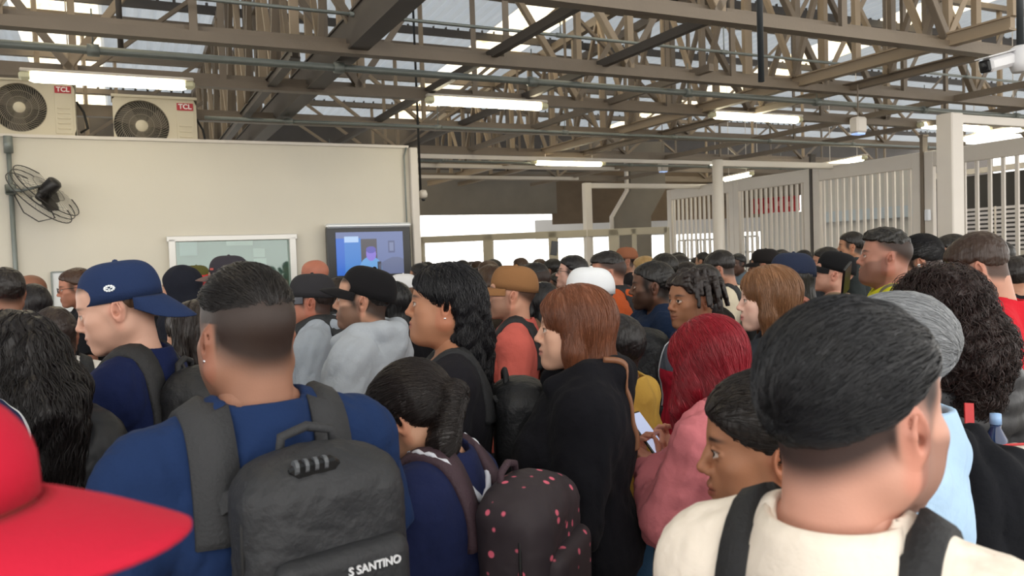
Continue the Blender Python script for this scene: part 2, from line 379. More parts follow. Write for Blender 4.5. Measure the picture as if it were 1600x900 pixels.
# vertical pipe + wall fan
pu = on_v(18, WV); fz = zat(22, 297, pu, WV)
b = MB(); b.tube([(0, 0, 0.3), (0, 0, wz - 0.02)], 0.022, 10); b.tube([(0, 0, wz - 0.16), (0, 0, wz)], 0.04, 10)
b.build('conduit_pipe', galv, loc=W(pu, WV - 0.04, 0), rotz=UROT, smooth=True, label='grey vertical pipe on the left of the cream wall holding the fan', cat='pipe')
def fan():
    t = empty('wall_fan', W(pu, WV - 0.08, fz), UROT, label='black oscillating fan with wire cage on the grey wall pipe', cat='fan')
    bm_ = mat('fan_black', '#1d1a19', 0.4)
    Rm = Vector((.66, -.30, .69)).to_track_quat('Z', 'Y').to_matrix().to_4x4()
    c = Vector((0.28, -0.17, -0.06)); M = Matrix.Translation(c) @ Rm
    R = 0.335
    b = MB()
    for rr, zz in ((R, 0.05), (R, -0.05), (R * 0.99, 0.0), (0.16, 0.075), (0.16, -0.06)):
        b.tube([M @ Vector((rr * math.cos(2 * math.pi * k / 40), rr * math.sin(2 * math.pi * k / 40), zz)) for k in range(41)], 0.005 if rr > 0.2 else 0.002, 6, cap=False)
    for k in range(36):
        a = 2 * math.pi * k / 36
        for sg in (1, -1):
            b.tube([M @ Vector((r * math.cos(a), r * math.sin(a), z * sg)) for r, z in ((0.05, 0.085), (0.16, 0.075), (0.26, 0.062), (R, 0.048))], 0.0013, 4, cap=False)
    b.build('cage', bm_, t, smooth=True)
    b = MB(); b.lathe([(0, 0.18), (0.05, 0.178), (0.068, 0.16), (0.07, 0.02), (0.055, 0), (0, 0)], 20, M); b.build('motor_housing', bm_, t, smooth=True)
    for k in range(3):
        vs = []
        for i in range(8):
            r = 0.03 + 0.235 * i / 7; wd = 0.35 + 0.28 * math.sin(math.pi * i / 7)
            for j in range(5):
                a = 2 * math.pi * k / 3 + (j / 4 - 0.5) * wd * 2 * (0.13 / max(r, 0.09)); vs.append(M @ Vector((r * math.cos(a), r * math.sin(a), (j / 4 - 0.5) * 0.04)))
        fs = [(i * 5 + j, i * 5 + j + 1, (i + 1) * 5 + j + 1, (i + 1) * 5 + j) for i in range(7) for j in range(4)]
        MB().add(vs, fs).build('blade', bm_, t, smooth=True)
    b = MB(); b.lathe([(0, -0.07), (0.04, -0.065), (0.05, -0.02), (0.05, 0.02)], 16, M); b.build('hub', bm_, t, smooth=True)
    b = MB(); b.tube([(0, 0, 0), (0.06, -0.05, -0.01), (0.1, -0.1, -0.02)], 0.018, 8); b.box((0, 0.02, 0), (0.09, 0.07, 0.1), 0.01)
    b.tube([(0.1, -0.1, -0.02), (0.25, -0.11, 0.02), c + Rm.to_3x3() @ Vector((0, 0, 0.12))], 0.014, 8); b.build('bracket', galv, t, smooth=True)
    b = MB(); b.tube([(0.03, -0.03, -0.05), (0.1, -0.03, -0.22), (0.22, -0.05, -0.31), (0.36, -0.1, -0.28), c], 0.006, 6); b.build('power_cord', bm_, t, smooth=True)
fan()
# TV
def tv():
    a, c2 = on_v(503, WV), on_v(633, WV); w = c2 - a; um = (a + c2) / 2; z1 = zat(567, 355, um, WV); h = w * 0.62
    t = empty('television', W(um, WV - 0.115, z1 - h / 2), UROT, label='flat screen television on the cream wall beside the corner post', cat='television')
    b = MB(); b.box((0, 0.02, 0), (w, 0.07, h), 0.012); b.build('casing', black_gloss, t)
    b = MB(); b.box((0, 0.075, 0), (0.3, 0.07, 0.25)); b.build('wall_bracket', black_matte, t)
    sm = bpy.data.materials.new('lit_screen'); sm.use_nodes = True; nt = sm.node_tree; bs = nt.nodes['Principled BSDF']
    bs.inputs['Base Color'].default_value = (0.01, 0.01, 0.01, 1); bs.inputs['Roughness'].default_value = 0.2
    at = nt.nodes.new('ShaderNodeAttribute'); at.attribute_name = 'Col'; nt.links.new(at.outputs[0], bs.inputs['Emission Color']); bs.inputs['Emission Strength'].default_value = 0.85
    # the broadcast picture as coloured pixels on the screen's mesh
    nx, nz = 160, 96; sw, sh = w * 0.8, h * 0.8
    X, Z = np.meshgrid(np.linspace(0, 1, nx), np.linspace(0, 1, nz), indexing='xy')
    img = np.zeros((nz, nx, 3)) + np.array(srgb('#6f7fb0'))
    def paint(mask, c, k=1.0):
        img[mask] = img[mask] * (1 - k) + np.array(srgb(c)) * k
    paint((X < 0.36) & (Z < 0.86), '#3f86d8'); paint((X < 0.12) & (Z < 0.86), '#2c6fd6'); paint((X > 0.12) & (X < 0.33) & (Z > 0.76) & (Z < 0.9), '#b9d8ff')
    paint((X > 0.36) & (X < 0.6) & (Z > 0.3) & (Z < 0.84), '#4a4750'); paint((X > 0.77) & (X < 0.87) & (Z > 0.5) & (Z < 0.78), '#55608a'); paint((X > 0.79) & (X < 0.85) & (Z > 0.54) & (Z < 0.74), '#7c88b0')
    paint(((X - 0.5) / 0.17) ** 2 + ((Z - 0.12) / 0.3) ** 2 < 1, '#66a8e8'); paint(((X - 0.51) / 0.075) ** 2 + ((Z - 0.48) / 0.16) ** 2 < 1, '#8d7ae0')
    paint(((X - 0.51) / 0.075) ** 2 + ((Z - 0.58) / 0.08) ** 2 < 1, '#5c58b8'); paint((abs(X - 0.63) < 0.03) & (Z < 0.3), '#242838')
    paint((X > 0.62) & (Z < 0.3 + 0.1 * np.sin(X * 9)), '#5d6480', 0.6)
    vs = np.stack([(X - 0.5) * sw, np.full_like(X, -0.022), (Z - 0.5) * sh], -1).reshape(-1, 3)
    i = np.arange(nx * nz).reshape(nz, nx); f = np.stack([i[:-1, :-1], i[:-1, 1:], i[1:, 1:], i[1:, :-1]], -1).reshape(-1, 4)
    link('screen', raw_mesh('screen', vs, f, False, img.reshape(-1, 3)), sm, t)
    b = MB(); b.box((0, 0.0, h / 2 + 0.012), (w + 0.01, 0.12, 0.05), 0.02); b.build('top_tape', mat('silver_strip', '#dcdedf', 0.25, 0.3), t)
tv()
# air conditioner condensers on the wall top
def ac(px0, px1, pytop, lab):
    v = WV + 0.35; a, c2 = on_v(px0, v), on_v(px1, v); w = c2 - a; um = (a + c2) / 2
    zt = zat((px0 + px1) / 2, pytop, um, v); h = w * 0.74; z0 = zt - h
    t = empty('air_conditioner', W(um, v, z0), UROT, label=lab, cat='air conditioner', group='outdoor condensers on the wall top')
    cm = mat('cream_condenser_case', '#cdc4ae', 0.5, var=0.05); dk = mat('dark_grille_recess', '#2e2a25', 0.6)
    gm = mat('grille_ring', '#8f8778', 0.5)
    fx = -w * 0.17; R = h * 0.445; y0 = -0.16
    n = 48; vs = []; fs = []
    # front face with a round hole
    for k in range(n):
        an = 2 * math.pi * k / n; cx, cz = math.cos(an), math.sin(an)
        vs.append((fx + R * cx, y0, h / 2 + R * cz))
        l0, l1 = (-w / 2 - fx), (w / 2 - fx); sx = (l1 / cx if cx > 0 else l0 / cx) if abs(cx) > 1e-6 else 1e9
        sz = (h / 2) / abs(cz) if abs(cz) > 1e-6 else 1e9
        r = min(sx, sz); vs.append((fx + r * cx, y0, h / 2 + r * cz)); vs.append((fx + R * cx, y0 + 0.1, h / 2 + R * cz))
    for k in range(n):
        j = (k + 1) % n; fs.append((3 * k, 3 * k + 1, 3 * j + 1, 3 * j)); fs.append((3 * k, 3 * j, 3 * j + 2, 3 * k + 2))
    b = MB().add(vs, fs)
    b.box((0, 0.005, h / 2), (w - 0.002, 0.32, h)); b.f = [f for f in b.f]
    # drop the box's front face
    nb_ = len(vs); b.f = [f for f in b.f if not (len(f) == 4 and all(i >= nb_ for i in f) and all(abs(b.v[i].y - (-0.155)) < 1e-4 for i in f))]
    b.box((0, 0.0, h + 0.005), (w + 0.02, 0.35, 0.03), 0.005)
    b.build('casing', cm, t)
    b = MB(); b.lathe([(0, 0), (R, 0)], 40, Matrix.Translation((fx, y0 + 0.09, h / 2)) @ Matrix.Rotation(rad(90), 4, 'X')); b.build('fan_recess', dk, t)
    b = MB(); cc = Vector((fx, y0 - 0.006, h / 2))
    for k in range(54):
        a0 = 2 * math.pi * k / 54
        b.tube([cc + Vector((r * math.cos(a0 + (r / R) * 0.9), 0, r * math.sin(a0 + (r / R) * 0.9))) for r in np.linspace(R * 0.22, R * 0.99, 7)], 0.0026, 4, cap=False)
    for r in (0.45, 0.7, 0.99): b.tube([cc + Vector((R * r * math.cos(2 * math.pi * k / 36), 0, R * r * math.sin(2 * math.pi * k / 36))) for k in range(37)], 0.003, 5, cap=False)
    b.build('fan_grille', gm, t, smooth=True)
    b = MB(); b.lathe([(0, 0.02), (R * 0.2, 0.018), (R * 0.24, 0.0)], 24, Matrix.Translation((fx, y0 + 0.0, h / 2)) @ Matrix.Rotation(rad(90), 4, 'X')); b.build('hub_cap', cm, t, smooth=True)
    for k in range(3):
        a0 = 2 * math.pi * k / 3 + 0.4; vs = []
        for i in range(6):
            r = R * (0.2 + 0.75 * i / 5)
            for j in range(4): an = a0 + (j / 3 - 0.5) * 0.9; vs.append((fx + r * math.cos(an), y0 + 0.05 + 0.02 * (j / 3 - .5), h / 2 + r * math.sin(an)))
        MB().add(vs, [(i * 4 + j, i * 4 + j + 1, i * 4 + j + 5, i * 4 + j + 4) for i in range(5) for j in range(3)]).build('fan_blade', mat('fan_blade_grey', '#5e564c', 0.5), t)
    px = w * 0.36
    b = MB(); b.box((px, y0 - 0.002, h / 2), (w * 0.22, 0.008, h * 0.92), 0.003)
    for k in range(5): b.box((px, y0 - 0.009, h * (0.14 + 0.095 * k)), (w * 0.16, 0.01, 0.018), 0.004)
    b.build('side_panel', cm, t)
    b = MB(); b.box((px, y0 - 0.008, h * 0.86), (w * 0.2, 0.006, h * 0.13)); lg = b.build('logo_plate', mat('logo_red', '#b3202c', 0.4), t)
    text_mesh('TCL', h * 0.12, mat('logo_white', '#f4ecec', 0.4), lg, Matrix.Translation((px, y0 - 0.013, h * 0.86)) @ Matrix.Rotation(rad(90), 4, 'X'), bold=0.002)
    b = MB(); b.tube([(w / 2 + 0.01, 0, h * 0.7), (w / 2 + 0.07, -0.02, h * 0.5), (w / 2 + 0.1, 0, h * 0.2), (w / 2 + 0.03, 0.02, h * 0.12)], 0.012, 8); b.build('hose', black_matte, t, smooth=True)
ac(-3, 126, 131, 'cream condenser with round fan at the far left of the wall top')
ac(183, 311, 157, 'cream condenser with round fan, right-hand one of the two on the wall top')

# ---------------------------------------------------------------- fluorescent fixtures
tube_m = mat('lit_tube_diffuser', '#ffffff', 0.3, emit='#fff3cf', estr=20)
fit_m = mat('fixture_endcap', '#d9d6b4', 0.4)
def fixture(p0, p1, lab, vdir=False):
    p0, p1 = Vector(p0), Vector(p1); d = p1 - p0; L = d.length; an = math.atan2(d.y, d.x)
    t = empty('tube_light', p0, an, label=lab, cat='light', group='lit tube lights under the roof')
    b = MB(); b.lathe([(0, 0.06), (0.03, 0.06), (0.045, 0.1), (0.045, L - 0.1), (0.03, L - 0.06), (0, L - 0.06)], 14, Matrix.Rotation(rad(90), 4, 'Y')); b.build('diffuser', tube_m, t, smooth=True)
    for q_ in (.04, L - .04): b = MB(); b.box((q_, 0, 0.005), (0.1, 0.09, 0.07), 0.02); b.build('end_cap', fit_m, t)
    v_ = p0.dot(V); hz = max(.07, (CH if min(abs(v_ - 7.78), abs(v_ - 11.8)) < .2 else roofz(v_) + (.045 if v_ < 13 else .065)) - p0.z)
    b = MB(); b.box((L / 2, 0, 0.05), (L, 0.09, 0.03), 0.008); b.tube([(0.25, 0, 0.05), (0.25, 0, hz)], 0.006); b.tube([(L - .25, 0, 0.05), (L - .25, 0, hz)], 0.006); b.build('housing', white_paint, t)
def fix_u(px0, px1, py, v, lab):
    a, c = on_v(px0, v), on_v(px1, v); z = zat((px0 + px1) / 2, py, (a + c) / 2, v)
    fixture(W(a, v, z), W(c, v, z), lab)
fix_u(42, 311, 127, 7.7, 'long lit tube light above the air conditioners')
fix_u(672, 858, 162, 7.7, 'lit tube light hanging at the centre of the roof')
fix_u(1112, 1254, 184, 7.7, 'lit tube light between the roof centre and the gates')
fix_u(1437, 1548, 199, 7.7, 'lit tube light crossing behind the thick white column')
fix_u(833, 946, 255, 11.7, 'lit tube light right before the concrete lintel')
fix_u(1105, 1197, 258, 14.0, 'small lit tube light behind the slim round column')
def fix_v(px0, py0, px1, py1, Y0, Y1, lab): 
    a, c = P(px0, py0, Y0), P(px1, py1, Y1); c.z = a.z; fixture(a, c, lab)
fix_v(1285, 260, 1353, 249, 15.4, 14.1, 'lit tube light just over the middle gate panel')
fix_v(1503, 219, 1606, 203, 12.4, 11.2, 'lit tube light over the rightmost gate panel')
fix_v(1130, 281, 1176, 273, 17, 15.8, 'far lit tube light low over the leftmost gate panel')

# ---------------------------------------------------------------- gate fence on the right
GA, GB = P(1045, 391, 17.2), P(1600, 372, 10.2); GA.z = GB.z = 0
GD = (GB - GA).normalized(); GZ = 2.98
def fence_s(px):
    d = P(px, 300, 1.0) - Vector((0, 0, CAM_H)); # solve GA + s GD = k d
    det = GD.x * (-d.y) + d.x * GD.y
    return (-GA.x * (-d.y) + (-d.x) * GA.y) / det
GROT = math.atan2(GD.y, GD.x)
def gate(s0, s1, lab, bars):
    t = empty('barred_gate', GA + GD * s0, GROT, label=lab, cat='gate', group='white barred gate panels')
    L = s1 - s0; pw = 0.14
    b = MB(); b.box((L / 2, 0, GZ - 0.11), (L, 0.06, 0.22), 0.008); b.build('top_rail', white_paint, t)
    b = MB(); b.box((L / 2, 0, 0.95), (L, 0.06, 0.12), 0.008); b.box((L / 2, 0, 0.12), (L, 0.06, 0.12), 0.008); b.build('lower_rail', white_paint, t)
    for x in (pw / 2, L - pw / 2):
        b = MB(); b.box((x, 0, GZ / 2), (pw, 0.08, GZ), 0.008); b.build('side_post', white_paint, t)
    for i in range(bars):
        x = pw + (L - 2 * pw) * (i + 0.5) / bars
        b = MB(); b.box((x, 0, (GZ - 0.2) / 2 + 0.05), (0.045, 0.03, GZ - 0.3)); b.build('bar', white_paint, t)
    return t
s = [fence_s(px) for px in (1043, 1148, 1270, 1444)] + [fence_s(1600) + 1.6]
gate(s[0] + .02, s[1], 'white barred gate panel at the far left end of the row', 13)
gate(s[1], s[2] - .03, 'white barred gate panel before the red banner', 13)
gate(s[2] + .03, s[3] - .03, 'white barred gate panel in front of the grey outer wall', 13)
gate(s[3] + .03, s[4], 'white barred gate panel at the right edge before the black shutter', 15)
for k, (sp, lb) in enumerate(((s[2], 'tall steel gate post between the second and third panel'), (s[3] , 'tall steel gate post beside the third panel'))):
    b = MB(); b.box((0, 0, 1.6), (0.05, 0.1, 3.2)); b.box((0, 0, 3.21), (0.08, 0.12, 0.03)); b.build('gate_post', steel if k else steel_dark, loc=GA + GD * sp, rotz=GROT, label=lb, cat='post')
# portal columns
def portal(px, w, Y, ztop, over, lab, rnd=True):
    p = P(px, 300, Y); t = empty('portal_column', (p.x, p.y, 0), UROT, label=lab, cat='column', group='white portal columns before the gates')
    b = MB()
    if rnd: b.lathe([(0, 0), (w / 2, 0), (w / 2, ztop), (0, ztop)], 24)
    else: b.box((0, 0, ztop / 2), (w, w, ztop), 0.012)
    b.build('shaft', white_paint, t, smooth=rnd)
    b = MB(); b.box((0, 0, 0.02), (w * 1.8, w * 1.8, 0.03)); b.build('base_plate', white_paint, t)
    b = MB(); b.box((over / 2, 0, ztop - 0.05), (over, 0.09, 0.09), 0.006); b.build('cross_beam', white_paint, t)
portal(1485, 0.19, 8.5, P(1485, 178, 8.5).z, 3.0, 'thick white square column at the right before the gates', False)
portal(1122, 0.155, 12.0, P(1122, 250, 12).z, 3.0, 'slim white round column in front of the gate end')
portal(917, 0.14, 15.0, P(917, 286, 15).z, 2.9, 'far white column standing in the glazed partition', False)
# glazed partition
QA, QB = P(652, 370, 15.8), P(1043, 358, 14.6); QA.z = QB.z = 0; QD = QB - QA; QL = QD.length; QR = math.atan2(QD.y, QD.x)
ph = 2.13
part = empty('partition_screen', QA, QR, label='cream framed glazed partition with doors across the far opening', cat='partition')
pm = mat('cream_partition_frame', '#b9b09b', 0.5, var=0.05)
b = MB(); b.box((QL / 2, 0, ph - 0.06), (QL, 0.1, 0.13), 0.008); b.box((QL / 2, 0, 0.1), (QL, 0.08, 0.2), 0.008); b.build('header', pm, part)
def part_x(px):
    d = P(px, 300, 1.0) - Vector((0, 0, CAM_H)); g = QD.normalized(); det = g.x * (-d.y) + d.x * g.y
    return (-QA.x * (-d.y) + (-d.x) * QA.y) / det
for px, w in ((656, 0.1), (760, 0.19), (862, 0.17), (957, 0.19), (989, 0.08), (1040, 0.1)):
    b = MB(); b.box((part_x(px), 0, ph / 2), (w, 0.1, ph - 0.02), 0.006); b.build('post', pm, part)
for k, (a, c) in enumerate(((656, 760), (760, 862), (862, 910), (957, 1040))):
    b = MB(); x0, x1 = part_x(a), part_x(c); b.box(((x0 + x1) / 2, 0, 1.0), (x1 - x0, 0.05, 0.06)); b.build('mid_rail', pm, part)
# outdoor things beyond: pale wall, concrete pier, banner, shutter wall
pale = mat('pale_grey_outer_wall', '#b9b9b9', 0.8, var=0.1, vscale=0.8)
p = P(985, 300, 19.0)
pier = empty('concrete_pier', (P(962, 300, 18.5).x, 18.5, 0), 0, label='bare concrete pier with flared head beyond the partition', cat='pier')
b = MB(); b.add([(-.05, 0, 0), (.8, 0, 0), (.8, .6, 0), (-.05, .6, 0), (-.05, 0, 2.5), (.8, 0, 2.5), (.8, .6, 2.5), (-.05, .6, 2.5), (.35, 0, 3.1), (1.15, 0, 3.1), (1.15, .6, 3.1), (.35, .6, 3.1), (.35, 0, 4.2), (1.15, 0, 4.2), (1.15, .6, 4.2), (.35, .6, 4.2)],
    [(0, 1, 5, 4), (1, 2, 6, 5), (2, 3, 7, 6), (3, 0, 4, 7), (4, 5, 9, 8), (5, 6, 10, 9), (6, 7, 11, 10), (7, 4, 8, 11), (8, 9, 13, 12), (9, 10, 14, 13), (10, 11, 15, 14), (11, 8, 12, 15)])
b.build('shaft', concrete, pier)
b = MB(); b.tube([(-.12, -.05, 2.0), (-.12, -.05, 2.5), (.25, -.05, 3.1), (.25, -.05, 4.1)], 0.05, 10); b.build('downpipe', white_paint, pier, smooth=True)
b = MB(); b.box((0, 0, 0), (5.5, .15, 1.3)); q = P(1030, 308, 20.5); b.build('trim_5', mat('brown_fascia', '#6b5c4c', 0.8, var=0.2), loc=(q.x, 20.5, P(1030, 305, 20.5).z), kind='structure')
b = MB(); b.box((0, 0, 0), (7.5, .1, .55)); b.build('trim_6', pale, loc=(P(1040, 352, 23).x, 23, P(1040, 352, 23).z), kind='structure')
# red banner
q0, q1 = P(1092, 312, 21.5), P(1250, 334, 19.6)
bn = empty('banner', ((q0.x + q1.x) / 2, (q0.y + q1.y) / 2, (q0.z + q1.z) / 2), math.atan2(q1.y - q0.y, q1.x - q0.x), label='red banner with faint white marks hanging behind the gates', cat='banner')
bw = math.hypot(q1.x - q0.x, q1.y - q0.y); bh = abs(P(1170, 310, 20.5).z - P(1170, 335, 20.5).z)
b = MB(); b.box((0, 0, 0), (bw, 0.02, bh)); b.build('cloth', mat('banner_red', '#b8222e', 0.6), bn)
b = MB(); rr = random.Random(3)
for k in range(9): b.box((-bw * 0.4 + bw * 0.8 * k / 8, -0.014, -0.03 + 0.05 * rr.random()), (0.1, 0.006, bh * 0.3), 0.0)
b.build('faded_mark', mat('banner_mark', '#d88a8a', 0.6), bn)
# outer building walls behind the gates
def quad_wall(name, pxa, pxb, Ya, Yb, z0, z1, m, thick=0.12, **kw):
    a, c = P(pxa, 300, Ya), P(pxb, 300, Yb); L = math.hypot(c.x - a.x, c.y - a.y)
    b = MB(); b.box((L / 2, 0, (z0 + z1) / 2), (L, thick, z1 - z0)); return b.build(name, m, loc=(a.x, a.y, 0), rotz=math.atan2(c.y - a.y, c.x - a.x), **kw)
quad_wall('trim_7', 1058, 1258, 21.0, 19.0, P(1150, 312, 20).z, P(1150, 262, 20).z, mat('dim_panel', '#5d554e', 0.8, var=.2), kind='structure')
quad_wall('trim_8', 1190, 1260, 20.2, 19.3, 0, P(1200, 334, 20).z, pale, kind='structure')
quad_wall('trim_9', 1118, 1152, 21.2, 20.9, 0, P(1150, 334, 20).z, pale, kind='structure')
quad_wall('trim_10', 1262, 1440, 19.0, 16.2, 0, P(1350, 258, 17.5).z, pale, kind='structure')
quad_wall('trim_11', 1266, 1440, 18.8, 16.0, P(1350, 344, 17.5).z, P(1350, 327, 17.5).z, mat('bluish_band', '#a9b6c4', 0.5), thick=.14, kind='structure')
quad_wall('wall_front', 1455, 1760, 15.5, 12.2, 0, P(1500, 278, 15).z, mat('black_shutter_wall', '#1d1b1e', 0.5), kind='structure')
quad_wall('trim_12', 1455, 1760, 15.4, 12.1, P(1500, 276, 15).z, P(1500, 268, 15).z, white_paint, kind='structure')
# window grids on bright openings
def grid(px0, px1, py0, py1, Y, nx, nz, name, lab):
    a, c = P(px0, 300, Y), P(px1, 300, Y); z1, z0 = P(px0, py0, Y).z, 0.0
    t = empty('window_grille', (a.x, Y, 0), 0, label=lab, cat='window grille'); b = MB(); w = c.x - a.x
    m = mat('grey_grille', '#a8abae', 0.5)
    for i in range(nx + 1): b.box((w * i / nx, 0, (z0 + z1) / 2), (0.05, 0.05, z1 - z0))
    b.build('upright_bars', m, t); b = MB()
    for k in range(nz + 1): b.box((w / 2, 0, z0 + (z1 - z0) * k / nz), (w, 0.05, 0.05))
    b.build('cross_bars', m, t)
grid(1058, 1118, 376, 420, 20.5, 6, 4, 'g1', 'grey metal grille in the bright opening left of the slim column')
grid(1154, 1183, 370, 420, 20.6, 3, 5, 'g2', 'narrow grey grille in the bright opening under the banner')
# slatted shutter
a, c = P(1508, 330, 13.2), P(1612, 330, 12.0)
sh = empty('louvre_shutter', (a.x, a.y, 0), math.atan2(c.y - a.y, c.x - a.x), label='white louvred shutter with dark slots behind the right gate', cat='shutter'); L = math.hypot(c.x - a.x, c.y - a.y)
zt = P(1560, 322, 12.6).z; zb = P(1560, 391, 12.6).z
b = MB(); b.box((L / 2, 0.03, zb / 2), (L, 0.04, zb)); b.build('lower_panel', white_paint, sh)
for k in range(10):
    b = MB(); b.box((L / 2, 0, zb + (zt - zb) * (k + 0.6) / 10), (L, 0.05, (zt - zb) / 10 * 0.55)); b.build('slat', mat('louvre_white', '#c9c6cc', 0.5), sh)
b = MB(); b.box((L / 2, -0.03, (zt + 0) / 2), (0.02, 0.02, zt)); b.build('centre_bar', white_paint, sh)
# electronic lock box on the gate
q = P(1451, 341, 13.0); b = MB(); b.box((0, 0, 0), (0.07, 0.06, 0.16), 0.01); b.build('lock_box', mat('pale_plastic', '#dfe3ea', 0.4), loc=GA + GD * (fence_s(1451)) + Vector((-0.06, -0.08, q.z)), rotz=GROT, label='small pale lock box fixed on the gate post', cat='lock')
# security camera
def cctv():
    p = P(1560, 98, 4.3); t = empty('security_camera', p, 0, label='white bullet security camera hanging from a dark pipe at top right', cat='camera')
    wm = mat('camera_white', '#cfcfd2', 0.35)
    d = Vector((-0.9, -0.35, -0.24)).normalized(); R = d.to_track_quat('X', 'Z').to_matrix().to_4x4()
    b = MB(); b.box((0, 0, 0), (0.2, 0.075, 0.075), 0.018, M=R.to_3x3()); b.build('body', wm, t)
    b = MB(); b.box(d * 0.103, (0.02, 0.066, 0.064), 0.008, M=R.to_3x3()); b.lathe([(0, 0.014), (.02, .012), (.022, 0)], 16, Matrix.Translation(d * 0.105) @ R @ Matrix.Rotation(rad(90), 4, 'Y')); b.build('lens_front', black_gloss, t)
    b = MB(); b.box(Vector((0, 0, .045)) + d * .01, (0.24, 0.085, 0.008), 0.003, M=R.to_3x3()); b.build('sun_shield', wm, t)
    b = MB(); b.tube([-d * 0.08, Vector((0.1, 0.02, 0.03)), Vector((0.14, 0.02, 0.05))], 0.028, 12); b.lathe([(0, -.07), (.04, -.07), (.055, -.03), (.055, .05), (.03, .07), (0, .07)], 20, Matrix.Translation((0.13, 0.02, 0.02))); b.build('mount', wm, t, smooth=True)
    b = MB(); b.tube([(0.13, 0.02, 0.08), (0.13, 0.02, CH + 0.0 - p.z)], 0.018, 10); b.build('drop_pipe', mat('dark_pipe', '#23282c', 0.5), t, smooth=True)
cctv()
b = MB(); q = P(1188, 60, 5.2); b.tube([(0, 0, P(1188, 128, 5.2).z), (0, 0, 4.6)], 0.02, 10); b.build('drop_pipe', mat('dark_pipe', '#23282c', 0.5), loc=(q.x, q.y, 0), smooth=True, label='dark vertical pipe hanging from the roof right of centre', cat='pipe')
b = MB(); q = P(188, 60, 6.2); b.tube([(0, 0, CH), (0, 0, 5.2)], 0.022, 10); b.build('drop_pipe', steel_dark, loc=(q.x, q.y, 0), smooth=True, label='dark vertical rod above the second air conditioner', cat='pipe')
def apoint(px, py, Y, w, lab):
    p = P(px, py, Y); t = empty('wireless_box', p, UROT, label=lab, cat='wireless box')
    b = MB(); b.box((0, 0, 0), (w, w * 0.8, w * 1.15), 0.02); b.build('casing', white_paint, t)
    b = MB(); b.box((0, 0, -w * 0.6), (w * 0.8, w * 0.6, 0.02), 0.006); b.build('underside', mat('blue_led', '#a9c4f0', 0.4, emit='#9dbcf5', estr=0.8), t)
    b = MB(); b.tube([(0, 0, w * 0.55), (0, 0, max(0.1, (CH + 0.03 if Y < 10 else roofz(p.dot(V)) + .03) - p.z))], 0.008, 6); b.build('hanger', steel, t)
apoint(1341, 196, 8.6, 0.15, 'small white hanging box with blue underside above the gates')
apoint(1036, 260, 15.5, 0.17, 'small white hanging box far off above the partition end')
def speaker():
    p = P(661, 303, 9.9); t = empty('motion_sensor', p, UROT, label='small round white sensor hanging right of the corner post', cat='sensor')
    b = MB(); b.lathe([(0, .05), (.04, .045), (.055, .0), (.05, -.04), (0, -.06)], 16); b.build('dome', white_paint, t, smooth=True)
    b = MB(); b.lathe([(0, -.055), (.03, -.06), (.02, -.085), (0, -.09)], 12); b.build('lens', black_gloss, t, smooth=True)
    b = MB(); b.tube([(-.03, 0, 0.03), (-.035, 0, roofz(p.dot(V)) - p.z)], 0.015, 8); b.build('drop_pipe', black_matte, t, smooth=True)
speaker()
# daylight through the skylight strips
for i, (ua, ub) in enumerate(SKY):
    for k, v in enumerate((3.0, 9.5, 15)):
        pass
